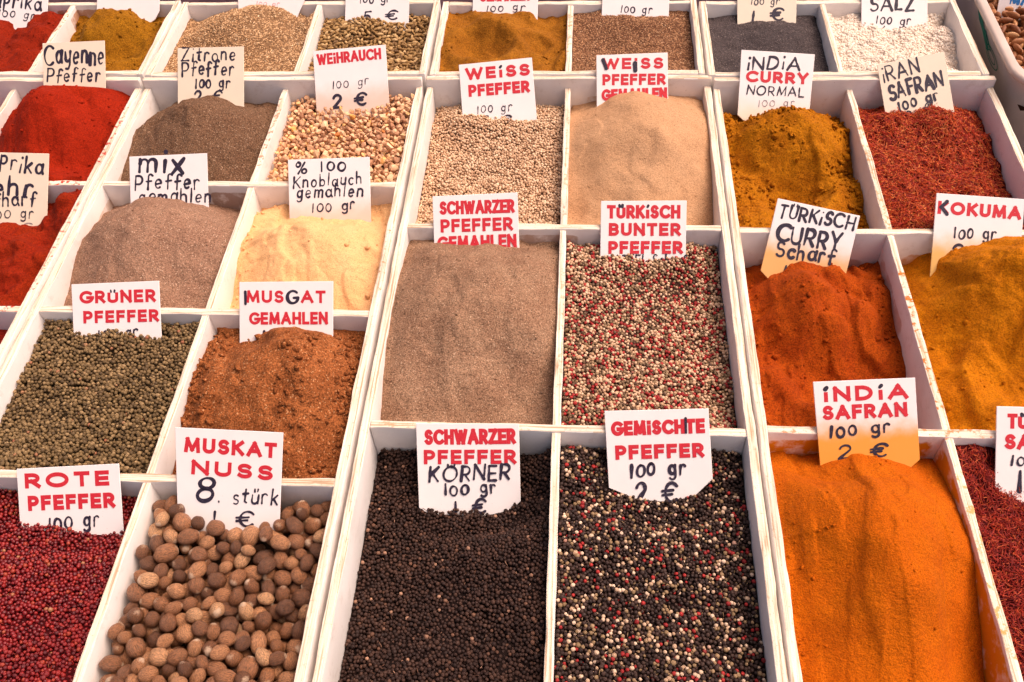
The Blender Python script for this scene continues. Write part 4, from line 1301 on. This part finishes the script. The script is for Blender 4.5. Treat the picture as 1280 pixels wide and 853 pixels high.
RL1, RL2, RL3, RL4 = YB - BT, 1.1495 - BT / 2, 0.868 - BT / 2, 0.5865 - BT / 2
RM2, RM3 = 1.053 - BT / 2, 0.6765 - BT / 2
RR1, RR2, RR3 = YB - .006 - BT, 1.0485 - BT / 2, 0.6827 - BT / 2
ZT = 0.016
RK = RB - BT

sign((53, 54), (131, 51), RL1, ZT, .13, "beige plate handwritten Cayenne Pfeffer in black behind bright red powder", BEIGE,
     [("Cayenne", 'black', 54, 81, 131, 79, 24), ("Pfeffer", 'black', 58, 103.5, 126, 101, 16), ("100 gr", 'black', 70, 122, 118, 120, 12)])
sign((-34, 189.5), (61, 192), RL2, 0, .13, "beige plate handwritten Paprika sehr scharf at the left picture edge", BEIGE,
     [("Paprika", 'black', -30, 210, 54, 217, 19), ("sehr", 'bold', -28, 243, 41, 244, 22), ("scharf", 'black', -18, 259, 45, 257, 17), ("100 gr", 'thin', -12, 274, 42, 273, 13), ("2 €", 'faint', -8, 292, 40, 290, 12)])
sign((-24, -30), (62, -26), RK + .004, ZR, .15, "white plate handwritten Paprika 100 gr at the top left corner amid red powder", WHITE,
     [("Paprika", 'black', -22, 8, 52, 12.5, 17), ("100 gr", 'black', -3, 20, 43, 25, 10), ("0 0", 'faint', 0, 44, 42, 48, 18)])
sign((122, -36), (200.5, -36), RK + .004, ZR, .13, "blank white plate with a clipped corner behind ochre brown powder", WHITE, [], outline=[(0, 0), (1, 0), (1, .62), (.93, .74), (.4, 1.1), (.05, 1.1), (0, .9)])
sign((296, -36), (383, -36), RK, ZR, .12, "white plate with faint red writing above the tan cumin seeds", WHITE, [("100 gr", 'pink', 320, 7, 349, 8, 6)], outline=[(0, 0), (1, 0), (1, .38), (.8, .85), (.05, .85)])
sign((433, -44), (513, -44), RK, ZR, .14, "white plate reading 100 gr 5 € above the cardamom pods", WHITE, [("100 gr", 'black', 449, 4, 488, 3, 10), ("5 €", 'bold', 453, 27, 498, 25, 12)])
sign((592, -44), (674, -44), RK - .008, ZR, .13, "white plate with red letters and 100 gr above golden brown powder", WHITE, [("GEMAHLEN", 'red', 599, 2.5, 662, 1, 13), ("100 gr", 'black', 607, 15, 656, 13, 9)])
sign((754, -46), (838, -46), RK - .008, ZR, .125, "white plate reading 100 gr above the reddish brown seeds", WHITE, [("100 gr", 'black', 775, 15, 815, 17, 10)])
sign((921, -40), (997, -40), RK - .014, ZR, .12, "beige plate reading 100 gr 1 € above the grey poppy seeds", BEIGE, [("100 gr", 'black', 938, 6, 974, 6, 9), ("1 €", 'bold', 937, 27, 983, 26, 16)], outline=[(0, 0), (1, 0), (1, 1.2), (.1, 1.2), (.04, .92)])
sign((1077, -42), (1160, -44), RK - .014, ZR, .13, "white plate handwritten SALZ 100 gr above the coarse white salt", WHITE, [("SALZ", 'bold', 1086, 14, 1144, 12, 17), ("100 gr", 'black', 1094, 30, 1138, 32, 11), ("6 €", 'black', 1098, 46, 1134, 46, 13)])

sign((222, 60), (304.5, 58), RL1, ZT, .14, "beige plate handwritten Zitrone Pfeffer 100 gr above grey brown lemon pepper", BEIGE,
     [("Zitrone", 'black', 226, 77, 295, 75, 16), ("Pfeffer", 'black', 227, 96, 293, 93, 17), ("100 gr", 'bold', 243, 111, 288, 109, 13), ("2 €", 'black', 241, 130, 279, 130, 16)])
sign((391, 64), (482, 56), RL1, ZT, .15, "tilted white plate reading WEiHRAUCH in red above pale orange resin", WHITE_DUSTY,
     [("WEiHRAUCH", 'red', 396.5, 82, 477, 74, 14), ("100 gr", 'thin', 415, 111, 461, 106, 11), ("2 €", 'bold', 415, 135, 460, 131, 16)], red_w=.19)
sign((161, 196), (259, 192), RL2, 0, .13, "white plate handwritten mix Pfeffer gemahlen leaning over lemon pepper", WHITE,
     [("mix", 'bold', 172, 216, 230, 214.5, 26), ("Pfeffer", 'black', 168, 238, 250, 236, 18), ("gemahlen", 'black', 173, 253, 264, 252, 16)])
sign((360, 200), (462, 196), RL2, 0, .112, "white dusty plate handwritten % 100 Knoblauch gemahlen above garlic powder", WHITE_DUSTY,
     [("% 100", 'bold', 368, 217, 433, 213, 14), ("Knoblauch", 'black', 366, 235, 453, 230, 14), ("gemahlen", 'black', 370, 247, 454, 245, 15), ("100 gr", 'black', 389, 265, 444, 261, 13)])
sign((89, 356), (199, 351), RL3, 0, .13, "white plate reading GRÜNER PFEFFER in red above the olive brown peppercorns", WHITE,
     [("GRÜNER", 'red', 99.5, 380, 195, 377.5, 16), ("PFEFFER", 'red', 104.5, 404.5, 199, 402, 15.5), ("100 gr", 'black', 122, 426, 173, 422, 15)], red_w=.22)
sign((299, 353), (416, 352), RL3, 0, .13, "white plate reading MUSGAT GEMAHLEN with a black G above ground nutmeg", WHITE,
     [("MUS{G}AT", 'red', 308, 378.7, 407, 379, 15.5), ("GEMAHLEN", 'red', 311.5, 406, 410, 405.5, 15.5), ("100 gr", 'bold', 327, 428, 388, 427, 18)], extras=[([(307, 365), (307.2, 380)], 3.2, 'black')])
sign((20, 587), (148.5, 580), RL4, 0, .13, "white plate reading ROTE PFEFFER 100 gr in red above red peppercorns", WHITE,
     [("ROTE", 'red', 31.5, 611, 137, 607, 19), ("PFEFFER", 'red', 35.5, 639, 144.5, 634.5, 19), ("100 gr", 'black', 60, 663, 125, 658, 19)], red_w=.24)
sign((219, 534), (353.5, 541), RL4, 0, .14, "white plate reading MUSKAT NUSS 8. stürk above the whole nutmegs", WHITE,
     [("MUSKAT", 'red', 230, 565.3, 345.5, 573, 19), ("NUSS", 'red', 239, 593, 340.5, 601, 18.5), ("8", 'black', 243, 627, 269, 627.5, 29), (". stürk", 'black', 271, 629, 348, 631, 18), ("1 €", 'bold', 264, 657, 318, 657, 20)],
     outline=[(0, 0), (1, 0), (1, .90), (.9, .95), (.25, .95), (.055, .82)], red_w=.23)
sign((573, 81), (665, 72), RL1, ZT, .15, "tilted white plate reading WEiSS PFEFFER 100 gr above cream white peppercorns", WHITE,
     [("WEîSS", 'red', 582, 100.5, 662.5, 94.5, 15), ("PFEFFER", 'red', 586, 121.5, 662.5, 115.5, 15), ("100 gr", 'thin', 596, 142, 640, 138, 11), ("5 €", 'bold', 602, 159, 640, 156, 13)], red_w=.23)
sign((745, 69), (835, 66), RL1, ZT, .15, "white plate reading WEiSS PFEFFER GEMAHLEN behind the smooth beige heap", WHITE,
     [("WEiSS", 'red', 753, 87, 829, 86, 14), ("PFEFFER", 'red', 753, 107, 832, 106, 14), ("GEMAHLEN", 'red', 752, 126.5, 834, 124, 14.5)], extras=[([(754, 75), (758, 86)], 4, 'black'), ([(794, 79.5), (794.3, 88)], 5, 'black')], red_w=.22)
sign((540, 246), (647, 241), RM2, 0, .13, "white plate reading SCHWARZER PFEFFER GEMAHLEN behind ground black pepper", WHITE,
     [("SCHWARZER", 'red', 549.5, 269, 643.5, 266, 17), ("PFEFFER", 'red', 551, 291, 641.5, 288, 16.5), ("GEMAHLEN", 'red', 547, 313, 646, 309.5, 17)], red_w=.2)
sign((751, 251), (858, 251), RM2, 0, .13, "white plate reading TÜRKiSCH BUNTER PFEFFER above coloured peppercorns", WHITE,
     [("TÜRKîSCH", 'red', 758.5, 273.5, 850.5, 273.5, 17), ("BUNTER", 'red', 761, 295, 851, 295, 16), ("PFEFFER", 'red', 760.5, 317.5, 853.5, 317.5, 16), ("MiTTEL Scharf", 'black', 762, 331, 858, 331, 12)], red_w=.22)
sign((520, 530), (648.5, 530), RM3, 0, .13, "white plate reading SCHWARZER PFEFFER KÖRNER 100 gr above black peppercorns", WHITE,
     [("SCHWARZER", 'red', 530.5, 556.5, 645, 555, 19.5), ("PFEFFER", 'red', 530, 580.5, 645.5, 580, 18), ("KÖRNER", 'bold', 535, 602, 638, 599, 18), ("100 gr", 'bold', 554.5, 619, 621, 615, 16), ("1 €", 'bold', 566, 644, 611, 641, 19)], red_w=.22,
     outline=[(0, 0), (1, 0), (1.01, .75), (.9, .86), (.7, .92), (.4, .92), (.15, .9), (.02, .82)])
sign((756, 514), (886, 511), RM3, 0, .14, "white plate reading GEMiSCHTE PFEFFER 100 gr 2 € above mixed peppercorns", WHITE,
     [("GEMiSCHTE", 'red', 764, 545.5, 881.5, 541.5, 18.5), ("PFEFFER", 'red', 769.5, 575, 880.5, 571.5, 18), ("100 gr", 'bold', 786, 596, 858, 592, 19), ("2 €", 'bold', 792, 629, 850, 627, 26)], extras=[([(857, 523), (857.5, 541)], 3, 'black')], red_w=.24,
     outline=[(0, 0), (1, 0), (1.02, .68), (.84, .84), (.6, .90), (.3, .87), (.02, .75)])
sign((927, 62), (1019, 68), RR1, ZT, .13, "white plate reading iNDiA CURRY NORMAL in black and red above ochre powder", W_OCHRE,
     [("iNDiA", 'bold', 933, 86, 1000, 87.5, 15), ("CURRY", 'red', 932, 102.8, 1010, 105.8, 14.5), ("NORMAL", 'black', 933, 118.5, 1005, 121, 11), ("100 gr", 'faint', 947, 134, 993, 133, 10)], outline=[(0, 0), (1, 0), (.99, 1.2), (.4, 1.2), (.03, .90)], red_w=.23)
sign((1096, 81), (1180, 65), RR1, ZT, .14, "tilted beige plate handwritten iRAN SAFRAN 100 gr above bright red threads", BEIGE,
     [("iRAN", 'black', 1104, 104, 1150, 90, 18), ("SAFRAN", 'bold', 1112, 126, 1180, 106.5, 18), ("100 gr", 'bold', 1123, 140, 1174, 123, 13), ("10 €", 'black', 1125, 152, 1169, 141, 15)])
sign((972, 248), (1075, 270), RR2, 0, .135, "tilted white plate handwritten TÜRKiSCH CURRY Scharf stained orange at the foot", W_CURRY,
     [("TÜRKiSCH", 'bold', 972, 271, 1067, 288, 16), ("CURRY", 'bold', 968, 300, 1050, 313, 20), ("Scharf", 'bold', 968, 321, 1043, 330, 18), ("1 €", 'bold', 976, 344, 1020, 348, 15)], outline=[(0, 0), (1, 0), (1, 1.15), (.35, 1.15), (.0, .90)])
sign((1171, 242), (1281, 249), RR2, 0, .13, "white plate reading KOKUMA in red above the orange yellow heap", W_YELLOW,
     [("KOKUMA", 'red', 1171.5, 267.5, 1276, 275, 16.5), ("100 gr", 'black', 1191, 297.5, 1245, 299, 15), ("2 €", 'bold', 1188, 326, 1250, 326, 19)], extras=[([(1184, 252), (1176, 259)], 4, 'black'), ([(1177, 259), (1184, 268)], 4, 'black')], red_w=.23)
sign((1016, 478), (1144, 472), RR3, 0, .14, "white plate reading iNDiA SAFRAN stained deep orange at the foot", W_ORANGE,
     [("îNDîA", 'red', 1029.5, 503, 1135.5, 498.5, 19), ("SAFRAN", 'red', 1028.5, 525.5, 1134.5, 520.5, 18), ("100 gr", 'bold', 1036, 547, 1113, 541, 16), ("2 €", 'bold', 1046, 574, 1112, 571, 17)],
     outline=[(0, 0), (1, 0), (1.01, .82), (.8, .99), (.3, .99), (.03, .88)], red_w=.23)
sign((1246, 508), (1374, 511), RR3, 0, .14, "white plate reading TÜRKiSCH SAFRAN cut by the right picture edge", WHITE,
     [("TÜRKiSCH", 'red', 1259, 536, 1362, 538, 19), ("SAFRAN", 'red', 1255.5, 561.5, 1358, 564, 19), ("100 gr", 'bold', 1262, 581, 1330, 582, 14), ("1 €", 'bold', 1269, 616, 1330, 616, 30)], red_w=.23)

# ------------------------------------------------------------------ plastic tub with almonds
def tub_mat():
    k = NT("milky_plastic")
    c = k.ramp(k.noise(18, 4), [(.3, (.50, .385, .32)), (.7, (.60, .475, .41))])
    k.bump(k.noise(120, 2), .08, .002)
    k.b.inputs["Transmission Weight"].default_value = 0.0
    return k.out(c, .3, .45)


TUB = tub_mat()
tx0, tx1, ty0, ty1, tz = 0.722, 1.15, 1.335, 2.0, 0.045
tub = empty("plastic_tub", ((tx0 + tx1) / 2, (ty0 + ty1) / 2, TZ))
tag(tub, "milky plastic tub of almonds with a green mark beside the back trays", "tub")


def rounded(x0, x1, y0, y1, r, n=8):
    out = []
    for cx, cy, a in ((x1 - r, y1 - r, 0), (x0 + r, y1 - r, 90), (x0 + r, y0 + r, 180), (x1 - r, y0 + r, 270)):
        out += [(cx + r * math.cos(math.radians(a + 90 * i / n)), cy + r * math.sin(math.radians(a + 90 * i / n))) for i in range(n + 1)]
    return out


def loft(name, rings, mat, parent):
    V, F = [], []
    m = len(rings[0][0])
    for pts, z in rings: V += [(x, y, z) for x, y in pts]
    for i in range(len(rings) - 1):
        for j in range(m):
            F.append((i * m + j, i * m + (j + 1) % m, (i + 1) * m + (j + 1) % m, (i + 1) * m + j))
    me = np_mesh(name, V, [i for f in F for i in f], [4] * len(F), [mat])
    bm = bmesh.new(); bm.from_mesh(me)
    if len(rings) > 6:
        bm.verts.ensure_lookup_table()
        bm.faces.new([bm.verts[(len(rings) - 1) * m + j] for j in range(m)])
    bmesh.ops.recalc_face_normals(bm, faces=bm.faces); bm.to_mesh(me); bm.free()
    return child(parent, name, me)


def RR(e, z): return (rounded(tx0 + e, tx1 - e, ty0 + e, ty1 - e, .075 - e * .5), z)


loft("wall", [RR(.035, TZ + .001), RR(.030, TZ + .02), RR(.012, tz - .03), RR(.010, tz - .008), RR(.018, tz - .008), RR(.022, tz - .03), RR(.036, TZ + .02), RR(.05, TZ + .008)], TUB, tub)
loft("rim", [RR(.009, tz - .010), RR(.0, tz - .010), RR(-.002, tz - .006), RR(-.001, tz), RR(.003, tz + .002), RR(.014, tz + .002), RR(.018, tz - .002), RR(.0175, tz - .0095)][:6], TUB, tub)
# green printed mark on the tub's outer left wall
GREEN = ink_mat("green_print", (.01, .14, .09), (.02, .20, .13), (.05, .3, .2))
bmV, bmF, nn = [], [], 0
for pts, w in (([(0, .055), (.012, .03), (.03, .015), (.05, .0)], .016), ([(-.01, .045), (.0, .03), (.02, .02)], .010), ([(.03, .03), (.05, .02), (.065, .01)], .006),
               (arc(.075, .0, .03, .02, 0, 360, 16), .003), (arc(.075, .0, .018, .011, 0, 360, 12), .0025)):
    V, F = ribbon(pts, w, 'round')
    bmV.append(V); bmF += [tuple(i + nn for i in f) for f in F]; nn += len(V)
V = np.concatenate(bmV)
zz = V[:, 1] * .6 - .005
tt = (zz - (TZ + .02)) / (tz - .03 - TZ - .02)
V3 = np.column_stack([tx0 + .030 - .018 * tt - .0012 - np.linspace(0, .0004, len(V)), 1.60 - V[:, 0] * 1.25, zz])
child(tub, "printed_mark", np_mesh("printed_mark", V3, [i for f in bmF for i in f], [len(f) for f in bmF], [GREEN], smooth=False))

acell = (tx0 + .03, tx1 - .03, ty0 + .03, 1.72)
alm_mat = brown_nut_mat("almond_skin", [(0, (0.20, 0.065, 0.022)), (.4, (0.31, 0.115, 0.04)), (.8, (0.42, 0.175, 0.065)), (1, (0.50, 0.26, 0.11))], .5)
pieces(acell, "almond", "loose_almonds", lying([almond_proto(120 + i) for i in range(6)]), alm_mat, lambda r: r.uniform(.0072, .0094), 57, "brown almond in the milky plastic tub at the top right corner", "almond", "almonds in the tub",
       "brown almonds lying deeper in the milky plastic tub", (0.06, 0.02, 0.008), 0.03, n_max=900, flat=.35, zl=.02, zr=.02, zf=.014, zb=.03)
sign((1256.5, -44), (1340, -44), 1.66, .045, .125, "white plate with blue writing standing in the almonds", WHITE, [("MANDEL", 'blue', 1261, 5, 1330, 4, 16)], theta=30)
